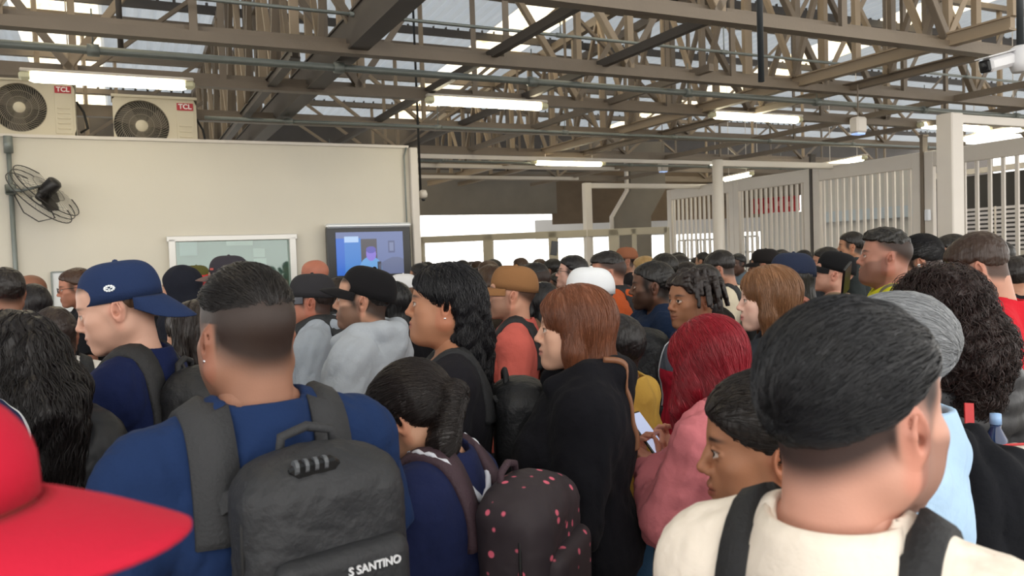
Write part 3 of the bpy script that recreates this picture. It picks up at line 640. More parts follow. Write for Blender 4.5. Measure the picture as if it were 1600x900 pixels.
# ================================================================ implicit-surface modelling
class Field:
    """signed-distance volume sampled on a grid, turned into one closed surface"""
    def __init__(s, lo, hi, h):
        s.lo = np.array(lo, np.float32); s.h = float(h)
        s.n = np.ceil((np.array(hi) - s.lo) / h).astype(int) + 1
        s.ax = [s.lo[i] + h * np.arange(s.n[i], dtype=np.float32) for i in range(3)]
        s.v = np.full(tuple(s.n), 0.25, np.float32)
    def _sl(s, lo, hi):
        out = []
        for i in range(3):
            a = max(0, int(math.floor((lo[i] - s.lo[i]) / s.h))); b = min(s.n[i], int(math.ceil((hi[i] - s.lo[i]) / s.h)) + 1)
            if b <= a: return None
            out.append(slice(a, b))
        return tuple(out)
    def _grid(s, sl):
        return (s.ax[0][sl[0]][:, None, None], s.ax[1][sl[1]][None, :, None], s.ax[2][sl[2]][None, None, :])
    def _put(s, sl, d, k, op):
        a = s.v[sl]
        if op == 'sub': d = -d; a2 = np.maximum(a, d); sg = 1
        elif op == 'int': a2 = np.maximum(a, d); sg = 1
        else: a2 = np.minimum(a, d); sg = -1
        if k > 0:
            hh = np.maximum(k - np.abs(a - d), 0); a2 = a2 + sg * hh * hh / (4 * k)
        s.v[sl] = a2
    def ell(s, c, r, k=0.02, R=None, op='u'):
        c = np.array(c, float); m = k + 2.5 * s.h + (0.02 if op == 'u' else 0)
        if R is None: ext = np.array(r)
        else: R = np.array(R, float); ext = np.sqrt(((R * np.array(r)[None, :]) ** 2).sum(1))
        sl = s._sl(c - ext - m, c + ext + m)
        if sl is None: return s
        X, Y, Z = s._grid(sl); X = X - c[0]; Y = Y - c[1]; Z = Z - c[2]
        if R is not None: X, Y, Z = (R[0, 0] * X + R[1, 0] * Y + R[2, 0] * Z, R[0, 1] * X + R[1, 1] * Y + R[2, 1] * Z, R[0, 2] * X + R[1, 2] * Y + R[2, 2] * Z)
        a, b, c_ = X / r[0], Y / r[1], Z / r[2]; q = np.sqrt(a * a + b * b + c_ * c_)
        q2 = np.sqrt((a / r[0]) ** 2 + (b / r[1]) ** 2 + (c_ / r[2]) ** 2) + 1e-6
        s._put(sl, (q * (q - 1) / q2).astype(np.float32), k, op); return s
    def cone(s, a, b, ra, rb, k=0.02, sq=(1, 1, 1), flat=False, op='u'):
        a = np.array(a, float); b = np.array(b, float); q = np.array(sq, float)
        m = max(ra, rb) * max(1, 1 / q.min()) + k + 2.5 * s.h + 0.01
        sl = s._sl(np.minimum(a, b) - m, np.maximum(a, b) + m)
        if sl is None: return s
        X, Y, Z = s._grid(sl); A = a * q; B = b * q; d = B - A; L2 = (d * d).sum() + 1e-12
        X = X * q[0] - A[0]; Y = Y * q[1] - A[1]; Z = Z * q[2] - A[2]
        t0 = (X * d[0] + Y * d[1] + Z * d[2]) / L2; t = np.clip(t0, 0, 1)
        r = ra + (rb - ra) * t; D = np.sqrt((X - t * d[0]) ** 2 + (Y - t * d[1]) ** 2 + (Z - t * d[2]) ** 2) - r
        if flat:
            L = math.sqrt(L2); D = np.maximum(D, (t0 - 1) * L)
            if flat == 2: D = np.maximum(D, -t0 * L)
        s._put(sl, D.astype(np.float32), k, op); return s
    def path(s, pts, rs, k=0.01, sq=(1, 1, 1), op='u'):
        for i in range(len(pts) - 1): s.cone(pts[i], pts[i + 1], rs[i], rs[i + 1], k, sq, op=op)
        return s
    def box(s, c, hs, r, k=0.01, R=None, op='u'):
        c = np.array(c, float); m = k + 2.5 * s.h
        R_ = np.eye(3) if R is None else np.array(R, float); ext = (np.abs(R_) * np.array(hs)[None, :]).sum(1)
        sl = s._sl(c - ext - m, c + ext + m)
        if sl is None: return s
        X, Y, Z = s._grid(sl); X = X - c[0]; Y = Y - c[1]; Z = Z - c[2]
        X, Y, Z = (R_[0, 0] * X + R_[1, 0] * Y + R_[2, 0] * Z, R_[0, 1] * X + R_[1, 1] * Y + R_[2, 1] * Z, R_[0, 2] * X + R_[1, 2] * Y + R_[2, 2] * Z)
        a, b, c_ = np.abs(X) - hs[0] + r, np.abs(Y) - hs[1] + r, np.abs(Z) - hs[2] + r
        d = np.sqrt(np.maximum(a, 0) ** 2 + np.maximum(b, 0) ** 2 + np.maximum(c_, 0) ** 2) + np.minimum(np.maximum(np.maximum(a, b), c_), 0) - r
        s._put(sl, d.astype(np.float32), k, op); return s
    def fn(s, f, k=0.0, op='int'):
        sl = (slice(None),) * 3; X, Y, Z = s._grid(sl)
        s._put(sl, np.broadcast_to(f(X, Y, Z), s.v.shape).astype(np.float32), k, op); return s
    def noise(s, amp, freq, seed=0, stretch=(1, 1, 1), sharp=False, mask=None):
        m = np.abs(s.v) < (amp * 3 + 2 * s.h); i = np.nonzero(m)
        if len(i[0]) == 0: return s
        x, y, z = (s.ax[a][i[a]] * stretch[a] * freq for a in range(3)); g = np.random.RandomState(seed)
        n = 0
        wx = np.sin(y * 1.3 + z * 0.9 + g.rand() * 6); wy = np.sin(z * 1.1 - x * 0.8 + g.rand() * 6)
        for j in range(5):
            a = g.randn(3); a /= np.linalg.norm(a); f = 0.7 + 0.5 * j
            q = np.sin((a[0] * x + a[1] * y + a[2] * z) * f * 2 + 1.4 * wx + 1.1 * wy + g.rand() * 6)
            n = n + (1 - 2 * np.abs(q) ** 0.8 if sharp else q) / (1 + 0.6 * j)
        if mask is not None: n = n * mask(s.ax[0][i[0]], s.ax[1][i[1]], s.ax[2][i[2]])
        s.v[i] += (amp * 0.55 * n).astype(np.float32); return s
    def mesh(s):
        v = s.v
        v[0] = v[-1] = 0.1; v[:, 0] = v[:, -1] = 0.1; v[:, :, 0] = v[:, :, -1] = 0.1
        sg = v < 0; C = [(i, j, k) for i in (0, 1) for j in (0, 1) for k in (0, 1)]
        sh = tuple(n - 1 for n in v.shape)
        def cr(a, c): return a[c[0]:c[0] + sh[0], c[1]:c[1] + sh[1], c[2]:c[2] + sh[2]]
        anyv = np.zeros(sh, bool); allv = np.ones(sh, bool)
        for c in C: q = cr(sg, c); anyv |= q; allv &= q
        act = anyv & ~allv; ii = np.nonzero(act); n = len(ii[0])
        if n == 0: return np.zeros((0, 3)), np.zeros((0, 4), int)
        val = np.stack([v[ii[0] + c[0], ii[1] + c[1], ii[2] + c[2]] for c in C], 1)
        pos = np.zeros((n, 3)); cnt = np.zeros(n)
        for a in range(8):
            for b in range(a + 1, 8):
                if sum(abs(C[a][q] - C[b][q]) for q in range(3)) != 1: continue
                va, vb = val[:, a], val[:, b]; m = (va < 0) != (vb < 0)
                t = np.where(m, va / np.where(m, va - vb, 1), 0)
                ca, cb = np.array(C[a]), np.array(C[b])
                pos += m[:, None] * (ca + t[:, None] * (cb - ca)); cnt += m
        pos = pos / cnt[:, None] + np.stack(ii, 1)
        idx = np.full(sh, -1, np.int32); idx[ii] = np.arange(n)
        F = []
        for ax in range(3):
            o = [q for q in range(3) if q != ax]
            s0 = [slice(1, -1)] * 3; s1 = list(s0); s0[ax] = slice(0, -1); s1[ax] = slice(1, None)
            A = sg[tuple(s0)]; B = sg[tuple(s1)]; e = np.nonzero(A != B)
            base = [e[0].copy(), e[1].copy(), e[2].copy()]
            for q in o: base[q] = base[q] + 1
            def cell(du, dv):
                t = list(base); t[o[0]] = t[o[0]] - du; t[o[1]] = t[o[1]] - dv; return idx[t[0], t[1], t[2]]
            q = np.stack([cell(1, 1), cell(0, 1), cell(0, 0), cell(1, 0)], 1)
            fl = A[e] if ax != 1 else ~A[e]
            q[~fl] = q[~fl][:, ::-1]; F.append(q)
        F = np.concatenate(F); F = F[(F >= 0).all(1)]
        return (pos * s.h + s.lo).astype(np.float32), F
def relax(v, f, it=1, lam=0.5):
    """laplacian smoothing"""
    n = len(v)
    for _ in range(it):
        acc = np.zeros((n, 3)); cnt = np.zeros(n)
        for a in range(4):
            b = (a + 1) % 4
            np.add.at(acc, f[:, a], v[f[:, b]]); np.add.at(cnt, f[:, a], 1)
            np.add.at(acc, f[:, b], v[f[:, a]]); np.add.at(cnt, f[:, b], 1)
        v = v + lam * (acc / np.maximum(cnt, 1)[:, None] - v)
    return v.astype(np.float32)
def ss(a, b, x): t = np.clip((x - a) / (b - a), 0, 1); return t * t * (3 - 2 * t)
def rotm(ax, deg): return np.array(Matrix.Rotation(rad(deg), 3, ax))

# ---------------------------------------------------------------- head
def head_geo(h, fat=0.0, fem=False, nose=1.0, jaw=1.0, dn=(0, 0, -1)):
    F = Field((-0.105, -0.135, -0.235), (0.105, 0.142, 0.14), h); f = fat
    F.ell((0, -0.02, 0.032), (0.0765, 0.096, 0.086), 0.01)
    F.ell((0, 0.03, 0.045), (0.064, 0.056, 0.055), 0.03)
    F.ell((0, 0.028, -0.028), (0.061 + .01 * f, 0.058, 0.083), 0.03)
    jr = 0.021 + 0.010 * f
    for sx in (-1, 1):
        F.cone((sx * 0.052 * jaw, -0.008, -0.055), (sx * 0.017 * jaw, 0.063, -0.097), jr, jr * 0.8, 0.03)
        F.cone((sx * 0.05, -0.008, -0.052), (sx * 0.054, 0.0, -0.01), jr, 0.02, 0.03)
        F.ell((sx * 0.043, 0.055, -0.022), (0.024, 0.024, 0.02), 0.022)
        F.ell((sx * 0.038, 0.045, -0.055), (0.022 + .008 * f, 0.03, 0.025 + .006 * f), 0.025)
    F.cone((-0.03, 0.075, 0.02), (0.03, 0.075, 0.02), 0.011 if fem else 0.013, 0.011 if fem else 0.013, 0.02)
    for sx in (-1, 1): F.ell((sx * 0.031, 0.096, 0.0), (0.017, 0.012, 0.011), 0.014, op='sub')
    F.ell((0, 0.073, -0.062), (0.031, 0.022, 0.03), 0.02)
    F.ell((0, 0.076, -0.1), (0.019, 0.014, 0.014), 0.018)
    F.path([(0, 0.082, 0.014), (0, 0.092, -0.008), (0, 0.1015 + .004 * nose, -0.027)], [0.0065, 0.0075, 0.0085 * nose], 0.012)
    F.ell((0, 0.0995 + .003 * nose, -0.031), (0.010 * nose, 0.011, 0.009), 0.006)
    for sx in (-1, 1):
        F.ell((sx * 0.0125 * nose, 0.093, -0.035), (0.0068 * nose, 0.011, 0.0075), 0.006)
        F.ell((sx * 0.007 * nose, 0.098, -0.0425), (0.003, 0.0055, 0.003), 0.003, op='sub')
        F.ell((sx * 0.031, 0.0735, 0.0), (0.0135, 0.0135, 0.0125), 0.002)
        F.path([(sx * 0.017, 0.0835, -0.001), (sx * 0.03, 0.0875, 0.0072), (sx * 0.045, 0.076, 0.001)], [0.0028, 0.0036, 0.0028], 0.004)
        F.path([(sx * 0.018, 0.0825, -0.003), (sx * 0.031, 0.0855, -0.0075), (sx * 0.044, 0.0765, -0.001)], [0.0026, 0.003, 0.0026], 0.006)
    lt = 1.2 if fem else 1.0
    F.path([(-0.023, 0.083, -0.064), (-0.009, 0.0945, -0.0600), (0, 0.0945, -0.0615), (0.009, 0.0945, -0.0600), (0.023, 0.083, -0.064)], [0.002, 0.0042 * lt, 0.0042 * lt, 0.0042 * lt, 0.002], 0.004)
    F.path([(-0.021, 0.083, -0.068), (0, 0.0925, -0.0725), (0.021, 0.083, -0.068)], [0.0025, 0.0058 * lt, 0.0025], 0.005)
    F.path([(-0.023, 0.088, -0.0655), (0, 0.1, -0.0662), (0.023, 0.088, -0.0655)], [0.0012, 0.0016, 0.0012], 0.0025, op='sub')
    for sx in (-1, 1):   # ears
        R = rotm('Z', sx * -24) @ rotm('X', 12)
        F.ell((sx * 0.079, -0.016, -0.006), (0.0068, 0.0205, 0.0345), 0.006, R)
        F.cone((sx * 0.07, -0.008, -0.006), (sx * 0.074, -0.012, -0.006), 0.012, 0.012, 0.012)
        F.ell((sx * 0.0865, -0.0125, -0.004), (0.0065, 0.0115, 0.020), 0.004, R, op='sub')
        F.ell((sx * 0.080, -0.0065, -0.013), (0.006, 0.0045, 0.006), 0.004, op='sub')
        F.path([(sx * .0865, -.019, .014), (sx * .0862, -.022, -.006), (sx * .0835, -.014, -.026)], [.0028, .003, .0028], .004)
        F.ell((sx * 0.074, -0.005, -0.034), (0.005, 0.007, 0.008), 0.006)
    nr = 0.047 if fem else 0.054; nr += 0.012 * f
    dn = np.array(dn, float) * np.array((1, .75, 1)); F.cone((0, -0.03, -0.05), np.array((0, -0.04, -0.05)) + dn * .10, nr, nr * 1.0, 0.03, sq=(1, 0.98, 1))
    if f > 0.5: F.ell((0, 0.03, -0.1), (0.045, 0.045, 0.025), 0.04)
    if f > 1.0:
        for z in (-0.045, -0.075): F.ell((0, -0.085, z), (0.045, 0.018, 0.014), 0.012)
    v, q = F.mesh(); return relax(v, q, 1, 0.35), q

def head_colors(v, tone, hair, lips, beard=0.0, stub=0.0, fade=None, brow=1.0, blush=0.1, lash=True, seed=0):
    x, y, z = v[:, 0], v[:, 1], v[:, 2]; ax_ = np.abs(x)
    T = np.array(srgb(tone)); T = T * .86 + .14 * T.mean(); Hc = np.array(srgb(hair)); Lc = np.array(srgb(lips)); n = len(v)
    g = np.random.RandomState(seed); C = np.tile(T, (n, 1))
    def mix(m, c): nonlocal C; C = C * (1 - m[:, None]) + c * m[:, None]
    blotch = np.sin(x * 90 + 2) * np.sin(y * 80 + z * 60) * 0.04
    C *= (1 + blotch)[:, None]
    red = T * np.array([1.05, 0.72, 0.68])
    mix(blush * 2 * np.exp(-(((ax_ - .045) / .018) ** 2 + ((y - .06) / .03) ** 2 + ((z + .03) / .018) ** 2)), red)
    mix(0.45 * np.exp(-((ax_ / .014) ** 2 + ((y - .112) / .02) ** 2 + ((z + .032) / .012) ** 2)), red)
    mix(0.5 * ss(.074, .082, ax_) * (y < 0.02), red)
    if fade is not None:   # cropped hair that thins to skin towards ears and nape
        lo, hi = fade; line = z - (0.55 * np.clip(y, -1, 0.06)); 
        m = ss(lo, hi, line) * (1 - ss(.03, .062, y) * (1 - ss(.055, .075, z))) * (1 - 0.9 * ss(.0735, .079, ax_) * (z < .03))
        mix(m * 0.93, Hc)
    if beard > 0 or stub > 0:
        front = ss(-0.012, 0.012, y)
        low = 1 - ss(-0.052, -0.036, z + 0.35 * (ax_ - .03) * 0 - 0.55 * np.clip(ax_ - 0.03, 0, 1) * 1.1)
        side = ss(.052, .064, ax_) * (1 - ss(-.01, .02, z)) * (1 - ss(.012, .04, y)) * ss(-.012, .004, y)
        m = np.clip(front * low + side, 0, 1) * (z > -0.135) * ss(-.135, -.115, z)
        m = m * (1 - np.exp(-((ax_ / .022) ** 2 + ((z + .066) / .010) ** 2) ** 2) * (y > .06))
        must = np.exp(-((ax_ / .028) ** 4 + ((z + .051) / .007) ** 2)) * (y > .07)
        m = np.maximum(m, must); mix(m * max(beard, stub * 0.5), Hc)
    lip = np.exp(-((ax_ / 0.0225) ** 4 + ((z + 0.0665) / (0.0105 - 0.2 * np.clip(ax_ - .008, 0, 1))) ** 4)) * (y > 0.078); mix(lip * 0.85, Lc)
    mix(0.7 * np.exp(-((ax_ / .02) ** 4 + ((z + .0662) / .0016) ** 2)) * (y > .08), T * 0.18)
    bz = 0.0235 + 0.004 * np.cos((ax_ - .034) / .02 * 1.4) - 0.003
    mix(np.clip(brow * np.exp(-(((ax_ - .033) / .0185) ** 4 + ((z - bz) / .0042) ** 2)), 0, 1) * (y > .045), Hc * 0.8)
    e = ((ax_ - 0.031) / 0.0135) ** 2; eo = e + ((z + .0005) / 0.0056) ** 2
    mix((eo < 1).astype(float) * (y > .05), np.array(srgb('#bfb0a6')))
    mix((((ax_ - .031) ** 2 + (z) ** 2) < 0.0064 ** 2) * (eo < 1) * (y > .05) * 1.0, np.array(srgb('#1b100b')))
    if lash: mix(0.9 * np.exp(-((z - (0.0060 - 16 * (ax_ - .031) ** 2 * 1.0)) / .0018) ** 2) * (e < 1.25) * (y > .05), np.array(srgb('#150d0a')))
    return C

# ---------------------------------------------------------------- hands
_hands = {}
def hand_geo(kind, h=0.003):
    key = (kind, h)
    if key in _hands: return _hands[key]
    F = Field((-0.07, -0.03, -0.11), (0.075, 0.21, 0.05), h)
    F.cone((0, -0.01, 0), (0, 0.02, 0), 0.024, 0.026, 0.02, sq=(1, 1, 1.35))
    F.ell((0, 0.05, 0), (0.041, 0.05, 0.015), 0.02); F.ell((0.022, 0.035, -0.006), (0.018, 0.03, 0.016), 0.015)
    curl = {'relax': (18, 24, 18), 'grip': (58, 70, 40), 'phone': (40, 55, 35), 'flat': (6, 8, 5), 'fist': (75, 85, 45)}[kind]
    for i, (x, L) in enumerate(((0.029, 0.072), (0.0095, 0.08), (-0.0105, 0.074), (-0.029, 0.058))):
        p = np.array((x, 0.086 - 0.004 * abs(i - 1), 0.0)); a = 0; sp = (x * 2.2)
        for j, (fr, r) in enumerate(((0.45, 0.0088), (0.3, 0.0079), (0.25, 0.007))):
            a += rad(curl[j] * (1 + 0.12 * (i - 1) * (j == 0))); d = np.array((math.sin(sp) * math.cos(a), math.cos(a) * math.cos(sp), -math.sin(a)))
            q = p + d * L * fr; F.cone(p, q, r, r * 0.92, 0.004); p = q
    th = {'relax': [(.028, .02, -.005), (.048, .045, -.018), (.056, .072, -.028), (.056, .094, -.034)],
          'grip': [(.028, .02, -.005), (.045, .045, -.028), (.036, .072, -.044), (.018, .088, -.05)],
          'phone': [(.028, .02, -.005), (.052, .045, -.022), (.05, .07, -.042), (.036, .086, -.052)],
          'flat': [(.028, .02, -.005), (.052, .042, -.008), (.068, .064, -.01), (.078, .084, -.012)],
          'fist': [(.028, .02, -.005), (.045, .045, -.024), (.036, .07, -.038), (.014, .08, -.044)]}[kind]
    F.path(th, [0.0145, 0.0115, 0.010, 0.0085], 0.006)
    v, f = F.mesh(); v = relax(v, f, 1, .4); _hands[key] = (v, f); return v, f
def frame_from(yv, palm):
    y = np.array(yv, float); y /= np.linalg.norm(y); z = -np.array(palm, float); z -= y * (z @ y); z /= np.linalg.norm(z) + 1e-9
    x = np.cross(y, z); return np.stack([x, y, z], 1)

# ---------------------------------------------------------------- materials for people
def skin_material():
    m = bpy.data.materials.new('skin'); m.use_nodes = True; nt = m.node_tree; b = nt.nodes['Principled BSDF']
    at = nt.nodes.new('ShaderNodeAttribute'); at.attribute_name = 'Col'; nt.links.new(at.outputs[0], b.inputs['Base Color'])
    b.inputs['Roughness'].default_value = 0.52; b.inputs['Specular IOR Level'].default_value = 0.35
    b.inputs['Subsurface Weight'].default_value = 0.0
    n = nt.nodes.new('ShaderNodeTexNoise'); n.inputs['Scale'].default_value = 260; bp = nt.nodes.new('ShaderNodeBump'); bp.inputs['Strength'].default_value = 0.12; bp.inputs['Distance'].default_value = 0.002
    tc = nt.nodes.new('ShaderNodeTexCoord'); nt.links.new(tc.outputs['Object'], n.inputs[0]); nt.links.new(n.outputs[0], bp.inputs['Height']); nt.links.new(bp.outputs[0], b.inputs['Normal'])
    return m
skin_m = skin_material()
def cloth(col, name='cloth', rough=0.9, bump=0.35, bs=45, var=0.12): return mat(name, col, rough, bump=bump, bscale=bs, var=var, vscale=9, sheen=0.02, spec=0.12)
def denim(col): return mat('denim', col, 0.9, bump=0.4, bscale=120, var=0.35, vscale=7, spec=0.2)
def hair_m(col): return mat('hair', col, 0.42, bump=0.9, bscale=55, var=0.35, vscale=40, stretch=(1, 1, 0.16), spec=0.4)
def fur_m(col): return mat('hair_strands', col, 0.4, var=0.3, vscale=30, spec=0.45)
def shellm(col): return mat('nylon', col, 0.5, bump=0.25, bscale=25, var=0.1, vscale=6, spec=0.4)

# ---------------------------------------------------------------- caps
def make_cap(parent, M, col, brim=None, back=False, logo=None, band=None, flat=False, h=1.0, brimL=0.075, curve=0.016, k=1.0, ex=0.55, bd=0.0):
    M = M @ Matrix.Translation((0, 0, .03 * (k - 1))) @ Matrix.Scale(k, 4)
    cm = cloth(col, 'cap_cloth', bump=0.15, bs=200, var=0.05); n = 40; m = 14; vs = []; fs = []
    rx, ry, rz = 0.086, 0.109, 0.092 * h; cz = 0.038
    sg = -1 if back else 1
    for j in range(m + 1):
        t = (j / m) * math.pi / 2
        for i in range(n):
            a = 2 * math.pi * i / n; sq = 0.86
            r = math.cos(t) ** ex; seam = 1 - 0.012 * (abs(math.sin(3 * a)) < 0.12)
            x = rx * r * math.cos(a) * seam; y = ry * r * math.sin(a) * seam - 0.017; z = cz + rz * (math.sin(t)) + (0.006 * math.sin(a) * sg) * (1 - j / m)
            if j == 0: z -= 0.018
            vs.append(M @ Vector((x, y, z)))
    for j in range(m):
        for i in range(n): fs.append((j * n + i, j * n + (i + 1) % n, (j + 1) * n + (i + 1) % n, (j + 1) * n + i))
    n0 = len(vs)
    for i in range(n):   # inner sweatband so that the shell has thickness
        a = 2 * math.pi * i / n; vs.append(M @ Vector((rx * 0.93 * math.cos(a), ry * 0.94 * math.sin(a) - 0.017, cz - 0.016 + 0.006 * math.sin(a) * sg)))
    for i in range(n): fs.append((i, n0 + i, n0 + (i + 1) % n, (i + 1) % n))
    cap = link('cap', raw_mesh('cap', vs, fs), cm, parent)
    b = MB(); nu, nv = 21, 9; vs = []
    for t_ in (0, 1):
        for i in range(nu):
            u = -1 + 2 * i / (nu - 1); a = math.pi / 2 + u * 1.2
            x0, y0 = rx * math.cos(a) * 1.0, ry * math.sin(a) - 0.017
            for j in range(nv):
                w = j / (nv - 1); ext = brimL * math.sqrt(max(0, 1 - (abs(u) ** 2.6)))
                x = x0 * (1.03 + 0.04 * w); y = (y0 + ext * w)
                z = cz - 0.013 - (0 if flat else curve * (u * u) * w + 0.012 * w * w) - (0.16 + bd) * ext * w - t_ * 0.0032
                if back: y = -y - 0.034
                vs.append(M @ Vector((x, y, z)))
    K = nu * nv; fs = []
    for i in range(nu - 1):
        for j in range(nv - 1):
            q = (i * nv + j, i * nv + j + 1, (i + 1) * nv + j + 1, (i + 1) * nv + j); fs.append(q); fs.append(tuple(K + a for a in q[::-1]))
    for i in range(nu - 1):
        a, c = i * nv + nv - 1, (i + 1) * nv + nv - 1; fs.append((a, K + a, K + c, c))
        a, c = i * nv, (i + 1) * nv; fs.append((a, c, K + c, K + a))
    for j in range(nv - 1):
        fs.append((j, K + j, K + j + 1, j + 1)); a = (nu - 1) * nv + j; fs.append((a, a + 1, K + a + 1, K + a))
    link('brim', raw_mesh('brim', vs, fs), cloth(brim or col, 'cap_cloth', bump=0.15, bs=200, var=0.05), cap)
    b = MB(); b.lathe([(0, .006), (.006, .004), (.008, 0), (0.004, -.003)], 12, M @ Matrix.Translation((0, -.017, cz + rz))); b.build('top_button', cm, cap, smooth=True)
    if logo:
        lc, kind, ang = logo; b = MB()
        for k in range(12 if kind == 'oval' else 3):
            if kind == 'oval':
                a0 = 2 * math.pi * k / 12; da, dz = 0.11 * math.cos(a0), 0.007 * math.sin(a0)
            else: da, dz = 0.1 * (k - 1), 0.0
            a = ang + da; z = cz + 0.02 + dz; t = math.asin(min(1, (z - cz) / rz)); r = math.cos(t) ** ex * 1.012
            p = Vector((rx * r * math.cos(a), ry * r * math.sin(a) - 0.017, z))
            b.box(M @ p, (0.005, 0.005, 0.005) if kind == 'oval' else (.012, .006, .012), 0.001)
        if kind == 'oval':
            for k in range(5):
                a = ang + 0.1 * (k - 2) / 2; z = cz + 0.02 + 0.002 * math.sin(k * 2.5); t = math.asin((z - cz) / rz); r = math.cos(t) ** ex * 1.012
                b.box(M @ Vector((rx * r * math.cos(a), ry * r * math.sin(a) - 0.017, z)), (0.005, 0.004, 0.003))
        b.build('emblem', mat('cap_emblem', lc, 0.5), cap)
    return cap

# ---------------------------------------------------------------- hair
def hair_geo(style, h, fat=0, o=None):
    """hair mass in head space"""
    o = o or {}; t = o.get('t', 0.010)
    lowz = -0.62 * o.get('len', 0.5) - 0.05
    dn = np.array(o.get('down', (0, 0, -1.0)), float); LL = o.get('L', 0) if style not in ('short', 'crop', 'top', 'afro') else 0
    zb = min([-0.14 - LL] + [q[2] - .06 for pts, _ in o.get('drape', []) for q in pts]); sh = dn * (LL + .1)
    F = Field((-0.2, -0.26 + min(0, sh[1]), zb), (0.2, 0.18 + max(0, sh[1]), 0.2), h)
    def G_(p):   # points below the ears hang along gravity whatever the head's tilt
        p = np.array(p, float)
        if p[2] >= 0: return p
        return np.array((p[0], p[1], 0)) + dn * (-p[2])
    def skull(t, k=0.01): F.ell((0, -0.02, 0.034), (0.0775 + t, 0.0975 + t, 0.087 + t), 0.01); F.ell((0, 0.028, 0.05), (0.064 + t, 0.056 + t * .8, 0.053 + t), 0.02)
    def cut(a, b, k=0.012): F.fn(lambda X, Y, Z: -(Z - (a * Y + b)) / math.sqrt(1 + a * a) + 0 * X, k)
    def face(w=0.062, z=-0.01, hz=0.075, y=0.115, ry=0.06): F.ell((0, y, z), (w, ry, hz), 0.008, op='sub')
    if style in ('short', 'crop'):
        F.ell((0, -0.02, 0.034 + t * .5), (0.0775 + t * .5, 0.0975 + t * .55, 0.087 + t * .6), 0.01); F.ell((0, 0.028, 0.05 + t * .4), (0.064 + t * .6, 0.056 + t * .8, 0.053 + t * .7), 0.02)
        cut(o.get('a', 0.62), o.get('b', 0.012), .02); face(.07, .0, .064, .125)
        for sx in (-1, 1): F.ell((sx * .09, .0, -.01), (.03, .03, .04), .006, op='sub')
    elif style == 'top':   # volume on top only, faded sides
        F.ell((0, -0.005, 0.055), (0.068 + t * .6, 0.092 + t * .6, 0.066 + t * 1.3), 0.01); F.ell((0, .055, .075), (.05, .035 + t * .5, .03 + t), .02)
        cut(o.get('a', 0.12), o.get('b', 0.062), 0.02); face(.07, .015, .055, .13, .06)
    elif style in ('long', 'pony', 'curly', 'bun'):
        skull(t)
        L = o.get('L', 0.3); w = o.get('w', 0.075); yb = o.get('yb', -0.065)
        if style == 'long':
            F.path([(0, -0.05, 0.0), G_((0, yb, -0.12)), G_((0, yb - 0.012, -L))], [0.085, w, w * 0.75], 0.03, sq=(1, 1.35, 1))
            for sx in (-1, 1): F.path([(sx * .066, .012, .03), G_((sx * .078, .008, -.06)), G_((sx * .07, -.005, -L * o.get('fr', .75)))], [.022, .025, .016], .02)
        if style == 'curly':
            F.path([(0, -0.04, 0.0), G_((0, yb - .02, -0.1)), G_((0, yb - .03, -L))], [0.1, w * 1.3, w], 0.04)
            for sx in (-1, 1): F.path([(sx * .07, -.02, .04), G_((sx * .095, -.03, -.05)), G_((sx * .08, -.05, -L * .8))], [.035, .05, .035], .03)
        if style in ('pony', 'bun'):
            cut(0.75, -0.012)
            if style == 'pony':
                z0 = o.get('pz', 0.0); q0 = np.array((0, -.132 + o.get('oy', 0), z0 - .01)); F.path([(0, -.1, z0), q0, q0 + np.array((o.get('px', 0) * .6, -.01 + o.get('py', 0) * .3, 0)) + dn * .1, q0 + np.array((o.get('px', 0), o.get('py', 0), 0)) + dn * L], [.02, .03, .036, .014], .015)
            else: F.ell((0, -.125, .03), (.04, .035, .04), .01)
        face(o.get('fw', .062), o.get('fz', -.02), o.get('fh', .085), .118, .066)
        F.cone((0, 0.02, -.08), (0, 0.08, -.4), 0.05, .12, 0.01, op='sub') if style in ('long', 'curly') and not o.get('closed') else None
    elif style == 'dread':
        skull(.008); cut(.5, .02); face(.066, .0, .062, .122)
        g = np.random.RandomState(5)
        for i in range(70):
            a = g.uniform(-2.6, 2.6) + math.pi * 1.5; el = g.uniform(.1, 1.35)
            d = np.array((math.cos(a) * math.cos(el), math.sin(a) * math.cos(el), math.sin(el)))
            p = np.array((0, -.02, .034)) + d * np.array((.08, .1, .09))
            hd = np.array((math.cos(a), math.sin(a) , 0)); q = p + hd * .022 + np.array((0, 0, .006)); e = q + hd * .02 + np.array((0, 0, -.05 - .05 * g.rand())); 
            if e[1] > .055 and e[2] < .06: e = e * np.array((1, .6, 1)); e[2] = max(e[2], .035)
            F.path([p, q, e], [.009, .0085, .006], .003)
    elif style == 'afro':
        F.ell((0, -.02, .05), (.095 + t, .11 + t, .095 + t), .01); face(.066, -.01, .07, .12)
    elif style == 'bald': skull(.001); cut(.3, .5)
    if 'drape' in o:   # extra locks: list of (points, radii)
        for pts, rs in o['drape']: F.path([G_(q) for q in pts], rs, .02)
    if o.get('cap'): F.fn(lambda X, Y, Z: Z - .030 + 0 * X + 0 * Y, .004); F.fn(lambda X, Y, Z: Y - .05 + 0 * X + 0 * Z, .004)
    if o.get('lump'): F.noise(o['lump'], o.get('lf', 45), o.get('seed', 1), sharp=o.get('sharp', False), mask=(lambda x, y, z: .2 + .8 * (1 - ss(-.04, .03, z + .3 * (y + .08)))) if o.get('sleek') else None)
    else: F.noise(0.0022, 70, o.get('seed', 1), stretch=(1, 1, .25) if style in ('long', 'pony') else (1, .4, 1), sharp=True)
    v, f = F.mesh()
    return v, f
